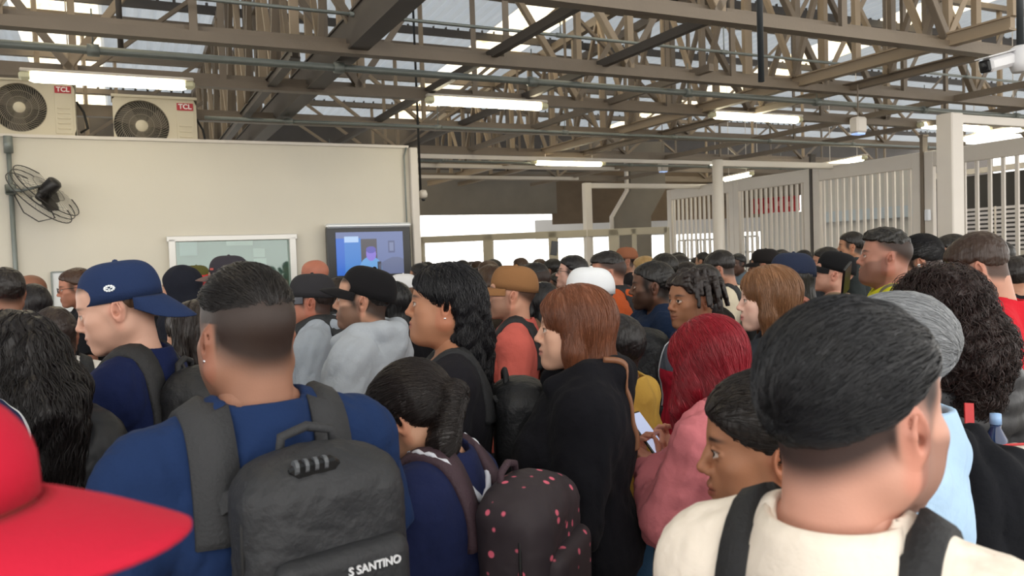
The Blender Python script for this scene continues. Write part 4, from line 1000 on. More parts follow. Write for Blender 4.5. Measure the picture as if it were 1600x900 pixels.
def strands(v, f, flow, count, steps, step, rad_, lift, seed=0, wav=0.0, zmin=None, keep=None):
    """hair strands walked over the surface of the hair mass -> thin 3-sided ribbons in one mesh"""
    n = len(v); nrm = np.zeros((n, 3))
    e1 = v[f[:, 1]] - v[f[:, 0]]; e2 = v[f[:, 3]] - v[f[:, 0]]; fn = np.cross(e1, e2)
    for a in range(4): np.add.at(nrm, f[:, a], fn)
    nrm /= np.linalg.norm(nrm, axis=1)[:, None] + 1e-9
    kd = KDTree(n)
    for i in range(n): kd.insert(v[i], i)
    kd.balance(); g = np.random.RandomState(seed)
    cand = np.arange(n) if keep is None else np.nonzero(keep(v))[0]
    roots = g.choice(cand, min(count, len(cand)), replace=False)
    VS = []; FS = []; base = 0
    ca = [(math.cos(2 * math.pi * k / 3), math.sin(2 * math.pi * k / 3)) for k in range(3)]
    for ri in roots:
        p = v[ri].astype(float) + nrm[ri] * 0.001; N = nrm[ri]; pts = []; ph = g.rand() * 6; dev = g.randn(3) * 0.12; lf = lift * (0.3 + g.rand())
        for s_ in range(steps):
            d = np.array(flow(p, ph)) + dev; d = d - N * (d @ N) * 0.96; L = np.linalg.norm(d)
            if L < 1e-5: break
            d /= L; off = lf * math.sin(math.pi * min(1, (s_ + 0.5) / steps))
            wv = np.cross(d, N) * wav * math.sin(s_ * 1.3 + ph) if wav else 0
            pts.append((p + N * off + wv, N)); p = p + d * step
            _, j, dist = kd.find(p); N = nrm[j]; q = v[j]
            dd = (p - q) @ N; p = p - N * dd * 0.9
        if len(pts) < 3: continue
        m = len(pts)
        for i, (q, N) in enumerate(pts):
            d = pts[min(i + 1, m - 1)][0] - pts[max(i - 1, 0)][0]; d /= np.linalg.norm(d) + 1e-9; x = np.cross(d, N); x /= np.linalg.norm(x) + 1e-9; y = np.cross(x, d)
            r = rad_ * (1 - 0.75 * (i / (m - 1)) ** 2) * (0.7 + 0.6 * (ph / 6))
            for c_, s2 in ca: VS.append(q + x * r * c_ + y * r * s2)
        for i in range(m - 1):
            for k in range(3):
                a = base + i * 3 + k; b = base + i * 3 + (k + 1) % 3; FS.append((a, b, b + 3, a + 3))
        base += m * 3
    return np.array(VS), np.array(FS)
def xf(v, M):
    A = np.array(M); return (v @ A[:3, :3].T + A[:3, 3]).astype(np.float32)

# ---------------------------------------------------------------- whole person
ARMS = {  # elbow, wrist (m at 1.72 m height, x mirrored for the left side), hand kind, hand direction, palm normal
    'down': ((.235, -.03, 1.11), (.245, .05, .87), 'relax', (0, .25, -1), (-1, 0, 0)),
    'front': ((.225, 0, 1.10), (.09, .25, 1.08), 'relax', (-.7, .6, 0), (0, -.4, -.8)),
    'phone': ((.215, .04, 1.12), (.10, .27, 1.22), 'phone', (-.35, .45, .75), (-.2, -.9, .4)),
    'raise': ((.23, .2, 1.22), (.14, .34, 1.42), 'phone', (-.2, .3, .9), (-.2, -.9, .2)),
    'chin': ((.2, .12, 1.13), (.06, .2, 1.36), 'fist', (-.2, .1, .9), (-.2, -.9, .2)),
    'strap': ((.26, .02, 1.12), (.13, .14, 1.30), 'fist', (-.6, .1, .7), (0, -1, 0)),
    'fold': ((.235, .02, 1.11), (.0, .22, 1.14), 'relax', (-1, .1, .1), (0, -1, 0)),
}
def person(loc, yaw, top=1.72, label='', drop=0.0, px=None, tone='#c08d6e', hair='#1b1512', hstyle='short', ho=None, fem=False, fat=0.0, w=1.0,
           hyaw=0.0, pitch=0.0, roll=0.0, arms=('down', 'down'), shirt='tee', sc='#24304f', pants='#23262e', lod=1, beard=0.0, stub=0.0, fade=None, brow=1.0,
           cap=None, lips=None, hood=False, collar=None, nose=1.0, jaw=1.0, strandn=0, flow=None, group=None, seed=0, hs=1.0, glasses=False, ear=None, pod=False,
           neck=0.0, shirt_m=None, sleeve_end=None, trim=None, wr=1.0, hair_scale=1.0, sw=1.0, lean=0.0, legs=True, stp=None, blush=0.1, bag_lift=0, blkd=False):
    ho = dict(ho or {}); s = (top - drop) / 1.73
    hh = {0: 0.0024, 1: 0.0034, 2: 0.0055, 3: 0.009}[lod]; hb = {0: 0.007, 1: 0.009, 2: 0.014, 3: 0.02}[lod]
    hand_h = {0: 0.003, 1: 0.0035, 2: 0.006, 3: 0.01}[lod]
    if fade is None and hstyle in ('short', 'crop'): fade = (-.058, -.018)
    lips = lips or ('#a5574f' if fem else '#96604f')
    ys = yaw
    # head transform (person space); heads are not scaled with height as much as bodies
    hscale = hs * (1.0 if not fem else 0.965)
    pivot = Vector((0, -0.035 + neck, 1.50)) * 1.0; pivot = Vector((0, (-0.035 + neck) * s, 1.497 * s + (0.232 * s - 0.232 * hscale)*0.0))
    Hrot = Matrix.Rotation(rad(hyaw), 4, 'Z') @ Matrix.Rotation(rad(-pitch), 4, 'X') @ Matrix.Rotation(rad(roll), 4, 'Y')
    headc = Vector((0, 0.035, 0.105 * hscale))
    zfix = top - 0.012 - (pivot.z + (Hrot.to_3x3() @ (headc + Vector((0, -0.02, 0.118 * hscale)))).z)
    zfix = max(-0.14, min(0.14, zfix))
    pivot.z += zfix
    HM = Matrix.Translation(pivot) @ Hrot @ Matrix.Translation(headc) @ Matrix.Scale(hscale, 4)
    hv, hf = head_geo(hh, fat, fem, nose, jaw, tuple(Hrot.to_3x3().inverted() @ Vector((0, 0, -1)))); hc = head_colors(hv, tone, hair, lips, beard, stub, fade, brow, seed=seed, blush=blush)
    HV = xf(hv, HM)
    A = np.array(HM); NB = (0, -0.03 * s, 1.43 * s)
    # body
    B = Field((-0.48, -0.42, -0.01), (0.48, 0.62, 1.62 * s), hb)
    S = lambda p: tuple(np.array(p, float) * s)
    W_, D_ = w, 1 + (w - 1) * 1.1
    shw = (0.150 if fem else 0.168) * sw * (0.5 + 0.5 * w)
    def torso(F, off, k=.04):
        F.ell(S((0, -.012, 1.25)), ((.148 * W_ + off), (.103 * D_ + off), .2 * s), k)
        F.ell(S((0, .0, 1.08)), ((.138 * W_ + off), (.1 * D_ + off), .17 * s), k)
        F.cone(S((-shw + .045, -.025, 1.375)), S((shw - .045, -.025, 1.375)), .058 + off, .058 + off, k)
        for sx in (-1, 1):
            F.cone(S((sx * .02, -.037, 1.468)), S((sx * (shw - .03), -.027, 1.395)), .043 + off * .7, .05 + off, k * .8)
            F.ell(S((sx * shw, -.025, 1.37)), (.056 + off, .056 + off, .06 + off), k * .7)
            F.ell(S((sx * .075, -.06, 1.30)), (.075 * W_ + off, .05 + off, .1), k)
            if fem: F.ell(S((sx * .068, .085 * D_, 1.235)), (.06 + off * .7, .052 + off, .062 + off * .7), .03)
        if not fem: F.ell(S((0, .045, 1.29)), (.12 * W_ + off, .06 + off, .09 + off), k)
        if w > 1.12: F.ell(S((0, .05, 1.06)), (.13 * W_ + off, .11 * D_ + off, .14), k)
    torso(B, 0)
    B.ell(S((0, -.01, .93)), (.155 * W_, .11 * D_, .12 * s), .04)
    nr = (0.047 if fem else 0.054) + .012 * fat
    nt_ = HM @ Vector((0, -.032, -.06))
    B.cone(nt_, S((0, -.042, 1.40)), nr * .97, nr * 1.03, .014)
    if legs:
        for sx in (-1, 1):
            B.cone(S((sx * .085, 0, .88)), S((sx * .095, .012, .48)), .078 * W_, .052, .02); B.cone(S((sx * .095, .012, .48)), S((sx * .1, -.015, .1)), .05, .034, .02)
            B.cone(S((sx * .1, -.02, .05)), S((sx * .11, .1, .035)), .034, .026, .02)
    joints = []; hands = []
    for side, key in ((1, arms[0]), (-1, arms[1])):
        a = ARMS[key] if isinstance(key, str) else key
        m = np.array((side, 1, 1)); sh = np.array(S((side * shw, -.025, 1.365)))
        el, wr_ = np.array(a[0]) * m * s, np.array(a[1]) * m * s
        el[0] += side * (w - 1) * .1
        ra = (.044 + .014 * (w - 1)) * (0.9 if fem else 1)
        B.cone(sh, el, ra * 1.15, ra * .86, .02); B.cone(el, wr_, ra * .86, ra * .58, .015)
        joints.append((sh, el, wr_, ra)); hv_, hf_ = hand_geo(a[2], hand_h); hv_ = hv_.copy(); hf2 = hf_
        hv_ *= 0.93 if fem else 1.0
        if side == -1: hv_[:, 0] *= -1; hf2 = hf_[:, ::-1]
        R = frame_from(np.array(a[3]) * m, np.array(a[4]) * m)
        hands.append(((hv_ @ R.T + wr_ - R[:, 1] * .004).astype(np.float32), hf2))
    bv, bf = B.mesh(); bv = relax(bv, bf, 2, .5)
    T = np.array(srgb(tone)); T = T * .86 + .14 * T.mean(); red = T * np.array([1.0, .8, .78])
    parts_v = [HV, bv] + [h[0] for h in hands]; parts_f = [hf, bf] + [h[1] for h in hands]
    cols = [hc, np.tile(T, (len(bv), 1))] + [np.tile(red * .97, (len(h[0]), 1)) for h in hands]
    off = 0; FF = []
    for v_, f_ in zip(parts_v, parts_f): FF.append(f_ + off); off += len(v_)
    me = raw_mesh('person', np.concatenate(parts_v), np.concatenate(FF), col=np.concatenate(cols))
    P0 = link('person', me, skin_m, loc=(loc[0], loc[1], 0), rotz=rad(ys)); tag(P0, label, 'person', group)
    # -------- clothes
    info = dict(ob=P0, HM=HM, s=s, w=w, shw=shw * s, joints=joints, top=top)
    off = {'tee': .014, 'top': .008, 'hoodie': .030, 'puffer': .045, 'jacket': .028, 'polo': .014, 'sweater': .026, 'longtee': .014}[shirt]
    zbot = .86 * s if shirt in ('tee', 'polo', 'longtee', 'top') else .82 * s
    C = Field((-0.5, -0.44, zbot - .06), (0.5, 0.62, 1.64 * s), hb * 0.9)
    torso(C, off)
    C.ell(S((0, -.005, .95)), (.155 * W_ + off * 1.3, .115 * D_ + off * 1.3, .17 * s), .05)
    long_ = shirt not in ('tee', 'polo', 'top')
    for i, (sh, el, wr_, ra) in enumerate(joints):
        e = off * 1.0
        if long_:
            C.cone(sh, el, ra * 1.15 + e, ra * .9 + e, .03); u = (wr_ - el); u /= np.linalg.norm(u); e2 = wr_ if sleeve_end is None else el + (wr_ - el) * sleeve_end
            C.cone(el, e2 + u * .0, ra * .9 + e, ra * .62 + e * .75, .02, flat=True)
        else:
            u = el - sh; e2 = sh + u * (.72 if shirt != 'top' else .45); C.cone(sh, e2, ra * 1.2 + e, ra * 1.08 + e * 1.35, .03, flat=True)
    C.fn(lambda X, Y, Z: (zbot - Z) + 0 * X + 0 * Y, .006)
    if shirt in ('hoodie',) and not hood:   # hood lying on the shoulders
        C.path([S((-.085, .07, 1.44)), S((-.11, -.03, 1.475)), S((-.07, -.115, 1.475)), S((0, -.135, 1.46)), S((.07, -.115, 1.475)), S((.11, -.03, 1.475)), S((.085, .07, 1.44))], [.028, .036, .042, .048, .042, .036, .028], .02)
        C.ell(S((0, -.13, 1.40)), (.1, .04, .075), .03)
    if shirt in ('jacket', 'puffer') or collar == 'high':
        C.cone(S((0, -.04, 1.42)), S((0, -.03, 1.515)), nr + .03, nr + .024, .02, flat=True)
    C.cone(S((0, -.045, 1.40)), S((0, -.036, 1.478)), nr + .042, nr + .027, .02, flat=True) if shirt in ('tee', 'longtee', 'sweater', 'hoodie') else None
    # neck opening
    if shirt == 'top': C.ell(S((0, .03, 1.49)), (.11, .135, .10), .01, op='sub')
    elif not hood:
        C.cone(S((0, -.045, 1.36)), S((0, -.028, 1.62)), nr + .010, nr + .012, .006, op='sub')
        if shirt in ('tee', 'longtee', 'sweater'): C.ell(S((0, .05, 1.485)), (.06, .065, .034), .01, op='sub')
        if shirt in ('hoodie', 'jacket', 'polo', 'puffer'): C.ell(S((0, .075, 1.50)), (.05, .06, .075), .012, op='sub')
    if hood: C.fn(lambda X, Y, Z: (Z - 1.5 * s) + 0 * X + 0 * Y, .01)
    if shirt == 'puffer':
        def quilt(X, Y, Z): return 0.008 * np.abs(np.sin(Z * 44 + np.sin(X * 9))) - 0.004
        C.v += np.broadcast_to(-quilt(*C._grid((slice(None),) * 3)), C.v.shape) * (np.abs(C.v) < .06)
    amp = {'tee': .0075, 'top': .004, 'hoodie': .011, 'puffer': .006, 'jacket': .010, 'polo': .006, 'sweater': .011, 'longtee': .007}[shirt] * wr
    nm = lambda x, y, z: 1 - .92 * ss(1.39 * s, 1.45 * s, z) * (np.abs(x) < .12)
    C.noise(amp, 9, seed + 3, stretch=(1, 1, .75), mask=nm); C.noise(amp * .6, 22, seed + 7, stretch=(1.3, 1, .6), sharp=True, mask=nm)
    cv, cf = C.mesh(); cv = relax(cv, cf, 2, .5)
    sn = {'tee': 't_shirt', 'top': 'top', 'hoodie': 'hoodie', 'puffer': 'puffer_jacket', 'jacket': 'jacket', 'polo': 'polo_shirt', 'sweater': 'sweater', 'longtee': 'long_sleeved_shirt'}[shirt]
    smat = shirt_m or (shellm(sc) if shirt in ('puffer', 'jacket') else cloth(sc))
    SH = link(sn, raw_mesh(sn, cv, cf), smat, P0); info['shirt'] = SH; info['bvh'] = BVHTree.FromPolygons([tuple(map(float, p)) for p in cv], cf.tolist())
    if shirt == 'polo':   # folded collar: stands up at the neck and turns down over the shoulders
        vs = []; n_ = 49; prof = [(.004, .0), (.007, .045), (.010, .058), (.018, .060), (.030, .040), (.046, .004), (.058, -.022), (.054, -.026), (.036, .004), (.018, .03)]
        for i in range(n_):
            a = math.pi / 2 + .34 + (2 * math.pi - .68) * i / (n_ - 1); fr = max(0, math.sin(a))
            for r_, z_ in prof:
                rr_ = nr + r_ + .003; dz = -.028 * fr ** 1.5 - (.02 * fr if z_ < .02 else 0); vs.append((rr_ * math.cos(a), rr_ * 1.05 * math.sin(a) - .036 * s - .012 * z_ / .05, 1.428 * s + z_ + dz))
        m_ = len(prof); fs = [(i * m_ + j, i * m_ + (j + 1) % m_, (i + 1) * m_ + (j + 1) % m_, (i + 1) * m_ + j) for i in range(n_ - 1) for j in range(m_)] + [tuple(range(m_)), tuple((n_ - 1) * m_ + j for j in range(m_))[::-1]]
        link('collar', raw_mesh('collar', vs, fs), smat, SH)
    # trousers and shoes
    if legs:
        Q = Field((-.3, -.3, 0.02), (.3, .3, 1.0 * s), max(hb, .012)); o2 = .016
        Q.ell(S((0, -.01, .92)), (.155 * W_ + o2, .115 * D_ + o2, .12 * s), .03)
        for sx in (-1, 1):
            Q.cone(S((sx * .088, 0, .86)), S((sx * .097, .012, .48)), .08 * W_ + o2, .056 + o2, .02); Q.cone(S((sx * .097, .012, .48)), S((sx * .1, -.015, .085)), .056 + o2, .045 + o2, .02, flat=True)
        Q.ell(S((0, -.13, .84)), (.02, .06, .1), .03, op='sub')
        Q.fn(lambda X, Y, Z: (Z - .965 * s) + 0 * X + 0 * Y, .004)
        Q.noise(.005, 14, seed + 11, stretch=(1, 1, .8)); qv, qf = Q.mesh()
        link('trousers', raw_mesh('trousers', relax(qv, qf, 1, .5), qf), denim(pants), P0)
        for sx in (-1, 1):
            K = Field((sx * .1 * s - .08, -.12, -.01), (sx * .1 * s + .09, .2, .12), max(hb, .01))
            K.cone((sx * .1 * s, -.03, .05), (sx * .108 * s, .1, .04), .046, .04, .02, sq=(1.1, 1, 1.15)); K.cone((sx * .1 * s, -.02, .06), (sx * .1 * s, -.02, .11), .042, .04, .02)
            K.fn(lambda X, Y, Z: .004 - Z + 0 * X + 0 * Y, .004)
            kv, kf = K.mesh(); link('shoe', raw_mesh('shoe', kv, kf), mat('shoe_black', '#1e1e20', .6), P0)
    # hair
    if hstyle and hstyle != 'bald':
        hm_ = {0: .0032, 1: .0045, 2: .007, 3: .010}[lod]
        ho.setdefault('seed', seed); ho['cap'] = bool(cap); ho['down'] = tuple(Hrot.to_3x3().inverted() @ Vector((0, 0, -1)))
        gv, gf = hair_geo(hstyle, hm_, fat, ho)
        if len(gv):
            gv = relax(gv, gf, 1, .4)
            HR = link('hair', raw_mesh('hair', xf(gv, HM), gf), hair_m(hair), P0); info['hair'] = (gv, gf)
            if strandn:
                sv, sf = strands(gv, gf, flow or (lambda p, ph: (p[0] * 2, -.15, -1)), strandn, stp[0] if stp else 12, stp[1] if stp else .011, stp[2] if stp else .0008, stp[3] if stp else .0035, seed, wav=(stp[4] if stp and len(stp) > 4 else 0))
                if len(sv): link('hair_strands', raw_mesh('hair_strands', xf(sv, HM), sf), fur_m(hair), HR)
    if hood:
        K = Field((-.16, -.2, -.2), (.16, .14, .18), {0: .004, 1: .005, 2: .008, 3: .01}[lod])
        K.ell((0, -.025, .04), (.1, .122, .11), .02); K.cone((0, -.03, 0), (0, -.05, -.16), .1, .12, .03)
        K.ell((0, .12, -.01), (.068, .07, .095), .01, op='sub'); K.cone((0, .0, -.02), (0, .12, -.02), .072, .075, .01, op='sub', sq=(1, 1, .8))
        K.noise(.004, 18, seed); kv, kf = K.mesh(); link('hood', raw_mesh('hood', xf(relax(kv, kf, 1), HM), kf), smat, P0)
    if cap:
        c = dict(cap); rel = Matrix.Rotation(rad(c.pop('tilt', 0)), 4, 'X'); make_cap(P0, HM @ rel, **c)
    if glasses:
        b = MB()
        for sx in (-1, 1):
            b.tube([HM @ Vector((sx * .032 + .022 * math.cos(a), .104 - .25 * abs(sx * .032 + .022 * math.cos(a)) ** 1.5, .016 * math.sin(a))) for a in np.linspace(0, 2 * math.pi, 17)], .0018, 5, cap=False)
            b.tube([HM @ Vector(q) for q in ((sx * .055, .094, .004), (sx * .072, .07, .008), (sx * .08, -.01, .006))], .0018, 5)
        b.tube([HM @ Vector(q) for q in ((-.011, .103, .003), (0, .106, .006), (.011, .103, .003))], .0018, 5)
        b.build('glasses', black_gloss, P0, smooth=True)
    if ear:
        for sx in (-1, 1):
            b = MB(); b.lathe([(0, .005), (.005, .002), (.005, -.002), (0, -.005)], 10, HM @ Matrix.Translation((sx * .083, -.008, -.038))); b.build('earring', mat('silver', '#e6e6ea', .15, 1.0), P0, smooth=True)
    if pod:
        b = MB(); b.lathe([(0, .008), (.008, .004), (.008, -.004), (0, -.008)], 10, HM @ Matrix.Translation((-.084 if pod == -1 else .084, -.0, -.012)) @ Matrix.Rotation(rad(90), 4, 'Y')); b.tube([HM @ Vector((sx_ , .004, -.012 - .025 * t)) for t in (0, 1) for sx_ in [(-.086 if pod == -1 else .086)]], .003, 6)
        b.build('earbud', mat('earbud_white', '#f0f0f0', .3), P0, smooth=True)
    return info

# ---------------------------------------------------------------- backpacks
def strap_on(info, x, z_c, a0, a1, width, m, parent, name='strap', thick=.012, n=22, y_c=-.02, tilt=0.0, endpt=None, startpt=None):
    n = max(n, 34)
    """webbing that lies on the clothed body: rays from inside the torso find where it rests"""
    bvh = info['bvh']; s = info['s']; L = []; Rr = []; 
    for i in range(n):
        t = i / (n - 1); a = a0 + (a1 - a0) * t; d = Vector((0, math.cos(a), math.sin(a)))
        row = []
        for e in (-.5, 0, .5):
            xx = x + e * width + tilt * (t - .5)
            o = Vector((xx, y_c, z_c)); far = o + d * .6; hit = bvh.ray_cast(far, -d, .6)
            row.append((hit[0] if hit[0] else o + d * .12, d))
        if width < .02: rc = (row[1][0] - Vector((x + tilt * (t - .5), y_c, z_c))).length; row = [(Vector((x + e * width + tilt * (t - .5), y_c, z_c)) + d * rc, d) for e in (-.5, 0, .5)]
        L.append(row)
    # smooth along the length
    pts = np.array([[np.array(q[0]) for q in r] for r in L]); 
    for _ in range(1): pts[1:-1] = .25 * pts[:-2] + .5 * pts[1:-1] + .25 * pts[2:]
    ds = np.array([[np.array(q[1]) for q in r] for r in L])
    out = pts + ds * (thick + min(.006, thick)); inn = pts - ds * .004
    out[:, 0] -= ds[:, 0] * thick * .35; out[:, 2] -= ds[:, 2] * thick * .35
    rows = []
    for i in range(n): rows += [inn[i, 0], out[i, 0], out[i, 1], out[i, 2], inn[i, 2]]
    vs = rows; fs = []
    for i in range(n - 1):
        for k in range(5):
            a = i * 5 + k; b = i * 5 + (k + 1) % 5; fs.append((a, a + 5, b + 5, b))
    fs += [(0, 1, 2, 3, 4), tuple((n - 1) * 5 + k for k in (4, 3, 2, 1, 0))]
    return link(name, raw_mesh(name, vs, fs), m, parent), out
def backpack(info, label, col='#1f2124', size=(.29, .16, .44), zc=1.14, front=False, strap_col=None, sx_=.095, mm=None, h=.006, group=None, lock=False, txt=None, drop=0.0, straps=True, sw=.06, simple=False, wide=None, xo=0.0):
    s = info['s']; P0 = info['ob']; sg = 1 if front else -1
    hit = info['bvh'].ray_cast(Vector((0, sg * .7, zc * s)), Vector((0, -sg, 0)), .9); yb = hit[0].y if hit[0] else sg * .15
    hit2 = info['bvh'].ray_cast(Vector((0, sg * .7, (zc + .12) * s)), Vector((0, -sg, 0)), .9); yb = (max(yb, hit2[0].y) if sg > 0 else min(yb, hit2[0].y)) if hit2[0] else yb
    m = mm or mat('backpack_nylon', col, .55, bump=.3, bscale=90, var=.1, vscale=5, spec=.35); ms = mat('strap_webbing', strap_col or col, .75, bump=.3, bscale=150, var=.06)
    T = empty('backpack', P0.location.copy(), P0.rotation_euler.z, label=label, cat='backpack', group=group)
    w, d, hh = size; c = Vector((xo, yb + sg * (d / 2 + .004), zc * s))
    F = Field((xo - w / 2 - .05, c.y - d / 2 - .1, c.z - hh / 2 - .05), (xo + w / 2 + .05, c.y + d / 2 + .1, c.z + hh / 2 + .06), h)
    F.box(c, (w / 2, d / 2, hh / 2), .055, .01); F.ell((c.x, c.y - sg * .01, c.z + hh / 2 - .03), (w / 2 * .86, d / 2, .06), .04)
    F.noise(.0028, 16, 3); F.noise(.0018, 40, 5, sharp=True); v, f = F.mesh(); link('pack_body', raw_mesh('pack_body', relax(v, f, 1), f), m, T)
    F = Field((xo - w / 2 - .05, c.y - d / 2 - .12, c.z - hh / 2 - .05), (xo + w / 2 + .05, c.y + d / 2 + .12, c.z + hh / 2 + .06), h)
    F.box((c.x, c.y + sg * (d / 2 + .002), c.z - hh * .11), (w / 2 * .82, .03, hh * .35), .028, .01); F.noise(.004, 15, 8, stretch=(1, 1, .5)); v, f = F.mesh(); link('front_pocket', raw_mesh('front_pocket', relax(v, f, 1), f), m, T)
    dark = black_matte
    b = MB(); yz = c.y + sg * d * .16
    arc = [(c.x - w / 2 - .002, c.z - .1)] + [(c.x + (w / 2 + .0) * math.sin(a) * (1 if abs(a) > 1.2 else .97), c.z + hh / 2 - .075 + .082 * math.cos(a)) for a in np.linspace(-1.57, 1.57, 16)] + [(c.x + w / 2 + .002, c.z - .1)]
    b.tube([(x_, yz, z_) for x_, z_ in arc], .0045, 6); b.build('zip', dark, T, smooth=True)
    b = MB(); b.tube([(c.x + x_, c.y - sg * d * .3, c.z + hh / 2 + z_) for x_, z_ in ((-.05, -.0), (-.045, .04), (0, .052), (.045, .04), (.05, -.0))], .009, 8); b.build('top_handle', ms, T, smooth=True)
    for q in (-1, 1):
        F = Field((c.x + q * w / 2 - .04, c.y - d / 2, c.z - hh / 2 - .02), (c.x + q * w / 2 + .05, c.y + d / 2, c.z), h * 1.2); F.box((c.x + q * (w / 2 + .004), c.y, c.z - hh * .27), (.016, d * .4, hh * .2), .015); v, f = F.mesh()
        link('side_pocket', raw_mesh('side_pocket', v, f), m, T)
    if straps:
        for q in (-1, 1):
            if front: o, pp_ = strap_on(info, q * sx_ * s, 1.24 * s, rad(8), rad(225), sw, ms, T)
            else: o, pp_ = strap_on(info, q * sx_ * s, 1.24 * s, rad(172), rad(-45), sw, ms, T)
            if not front and not simple:   # short lifter link from the strap to the top of the pack
                b = MB(); i0 = 4; b.bar(Vector(pp_[i0][1]), (c.x + q * w * .27, c.y + .03, c.z + hh / 2 - .015), .035, .006, up=(0, -.7, .7)); b.build('load_lifter', ms, T)
    if lock:
        b = MB(); b.box((c.x - .03, c.y + sg * (d * .3), c.z + hh / 2 - .0), (.085, .03, .05), .012, M=Matrix.Rotation(rad(-sg * 50), 3, 'X')); lk = b.build('combination_lock', black_gloss, T)
        b = MB()
        for k in (-1, 0, 1, 2): b.tube([(c.x - .05 + k * .016, c.y + sg * d * .3 + sg * .012, c.z + hh / 2 + .012), (c.x - .044 + k * .016, c.y + sg * d * .3 + sg * .012, c.z + hh / 2 + .012)], .012, 10)
        b.build('number_wheels', mat('lock_wheel', '#55585c', .3), lk)
    if txt:
        y_ = c.y + sg * (d / 2 + .036)
        M = Matrix.Translation((c.x + .04, y_, c.z + hh * .165)) @ Matrix.Rotation(rad(90), 4, 'X') 
        if sg > 0: M = M @ Matrix.Rotation(rad(180), 4, 'Y')
        text_mesh(txt, .018, mat('print_white', '#d8dade', .4), T, M, ext=.002, bold=.0004)
    return T
def phone(loc, rot, label, screen='#8fa0b8', lit=True, size=(.072, .009, .15)):
    t = empty('smartphone', loc, 0, label=label, cat='smartphone'); t.rotation_euler = rot
    MB().box((0, 0, 0), size, .003).build('case', black_gloss, t)
    MB().box((0, -size[1] / 2 - .0006, 0), (size[0] * .9, .001, size[2] * .92)).build('screen', mat('phone_screen', screen, .2, emit=screen, estr=.9) if lit else black_gloss, t)
    return t
def world_of(info, p):
    o = info['ob']; return Matrix.Translation(o.location) @ o.rotation_euler.to_matrix().to_4x4() @ Vector(p)
def at(px, py, Y): p = P(px, py, Y); return p
# ================================================================ the crowd
def hor(px, py):
    """photo row of the horizon at column px"""
    lo, hi = 300.0, 500.0
    for _ in range(30):
        m = (lo + hi) / 2
        if P(px, m, 10).z > CAM_H: lo = m
        else: hi = m
    return lo
def who(px, py, Y, app, label, **k):
    p = P(px, py, Y); beta = math.degrees(math.atan2(p.x, p.y)); yaw = app - beta
    ha = k.get('hyaw', 0); top = p.z; k.setdefault('lod', 0 if Y < 1.75 else 1 if Y < 4.3 else 2 if Y < 7.5 else 3)
    pt = rad(k.get('pitch', 0)); fwd = math.sin(pt) * .12; a = rad(yaw + ha)
    x, y = p.x + math.sin(a) * fwd, p.y - math.cos(a) * fwd
    k.setdefault('seed', int(px * 7 + py) % 1000)
    body = k.pop('body', None)
    if body is not None: k['hyaw'] = ha - body; yaw += body
    if k.get('cap'): top -= .008
    return person((x, y), yaw, top=max(1.32, top), label=label, **k)
def split_m(name, axis, stops, rough=.85, absx=False):
    """cloth sewn from panels of different colour along one body axis; stops: (limit, colour) ascending"""
    m = bpy.data.materials.new(name); m.use_nodes = True; nt = m.node_tree; b = nt.nodes['Principled BSDF']; b.inputs['Roughness'].default_value = rough; b.inputs['Specular IOR Level'].default_value = .2
    tc = nt.nodes.new('ShaderNodeTexCoord'); sp = nt.nodes.new('ShaderNodeSeparateXYZ'); nt.links.new(tc.outputs['Object'], sp.inputs[0]); src = sp.outputs[axis]
    if absx: ab = nt.nodes.new('ShaderNodeMath'); ab.operation = 'ABSOLUTE'; nt.links.new(src, ab.inputs[0]); src = ab.outputs[0]
    mr = nt.nodes.new('ShaderNodeMapRange'); lo, hi = stops[0][0], stops[-1][0]; mr.inputs[1].default_value = lo; mr.inputs[2].default_value = hi; nt.links.new(src, mr.inputs[0])
    rp = nt.nodes.new('ShaderNodeValToRGB'); rp.color_ramp.interpolation = 'CONSTANT'; nt.links.new(mr.outputs[0], rp.inputs[0])
    e = rp.color_ramp.elements; e[0].position = 0; e[0].color = (*srgb(stops[0][1]), 1); e[1].position = 1.0; e[1].color = (*srgb(stops[-1][1]), 1)
    for z, c in stops[1:]:
        if z < hi: q = e.new((z - lo) / (hi - lo)); q.color = (*srgb(c), 1)
    n2 = nt.nodes.new('ShaderNodeTexNoise'); n2.inputs['Scale'].default_value = 60; bp = nt.nodes.new('ShaderNodeBump'); bp.inputs['Strength'].default_value = .3; bp.inputs['Distance'].default_value = .01
    nt.links.new(tc.outputs['Object'], n2.inputs[0]); nt.links.new(n2.outputs[0], bp.inputs['Height']); nt.links.new(bp.outputs[0], b.inputs['Normal'])
    nt.links.new(rp.outputs[0], b.inputs['Base Color']); return m
def speck_m(name, base, spot, scale=22, th=.16):
    m = bpy.data.materials.new(name); m.use_nodes = True; nt = m.node_tree; b = nt.nodes['Principled BSDF']; b.inputs['Roughness'].default_value = .7
    tc = nt.nodes.new('ShaderNodeTexCoord'); vo = nt.nodes.new('ShaderNodeTexVoronoi'); vo.inputs['Scale'].default_value = scale; nt.links.new(tc.outputs['Object'], vo.inputs[0])
    rp = nt.nodes.new('ShaderNodeValToRGB'); e = rp.color_ramp.elements; e[0].position = th; e[0].color = (*srgb(spot), 1); e[1].position = th + .06; e[1].color = (*srgb(base), 1)
    nt.links.new(vo.outputs['Distance'], rp.inputs[0]); nt.links.new(rp.outputs[0], b.inputs['Base Color']); return m
BACK = lambda p, ph: (.15 * math.sin(ph), -1, -.12 - 3 * max(0, -p[1] - .05))
DOWN = lambda p, ph: (p[0] * 3 * (p[2] > .02), -.25 * (p[2] > .05), -1)
PARTC = lambda p, ph: (p[0] * 30 * (p[2] > .06), -.4 * (p[2] > .03), -1)

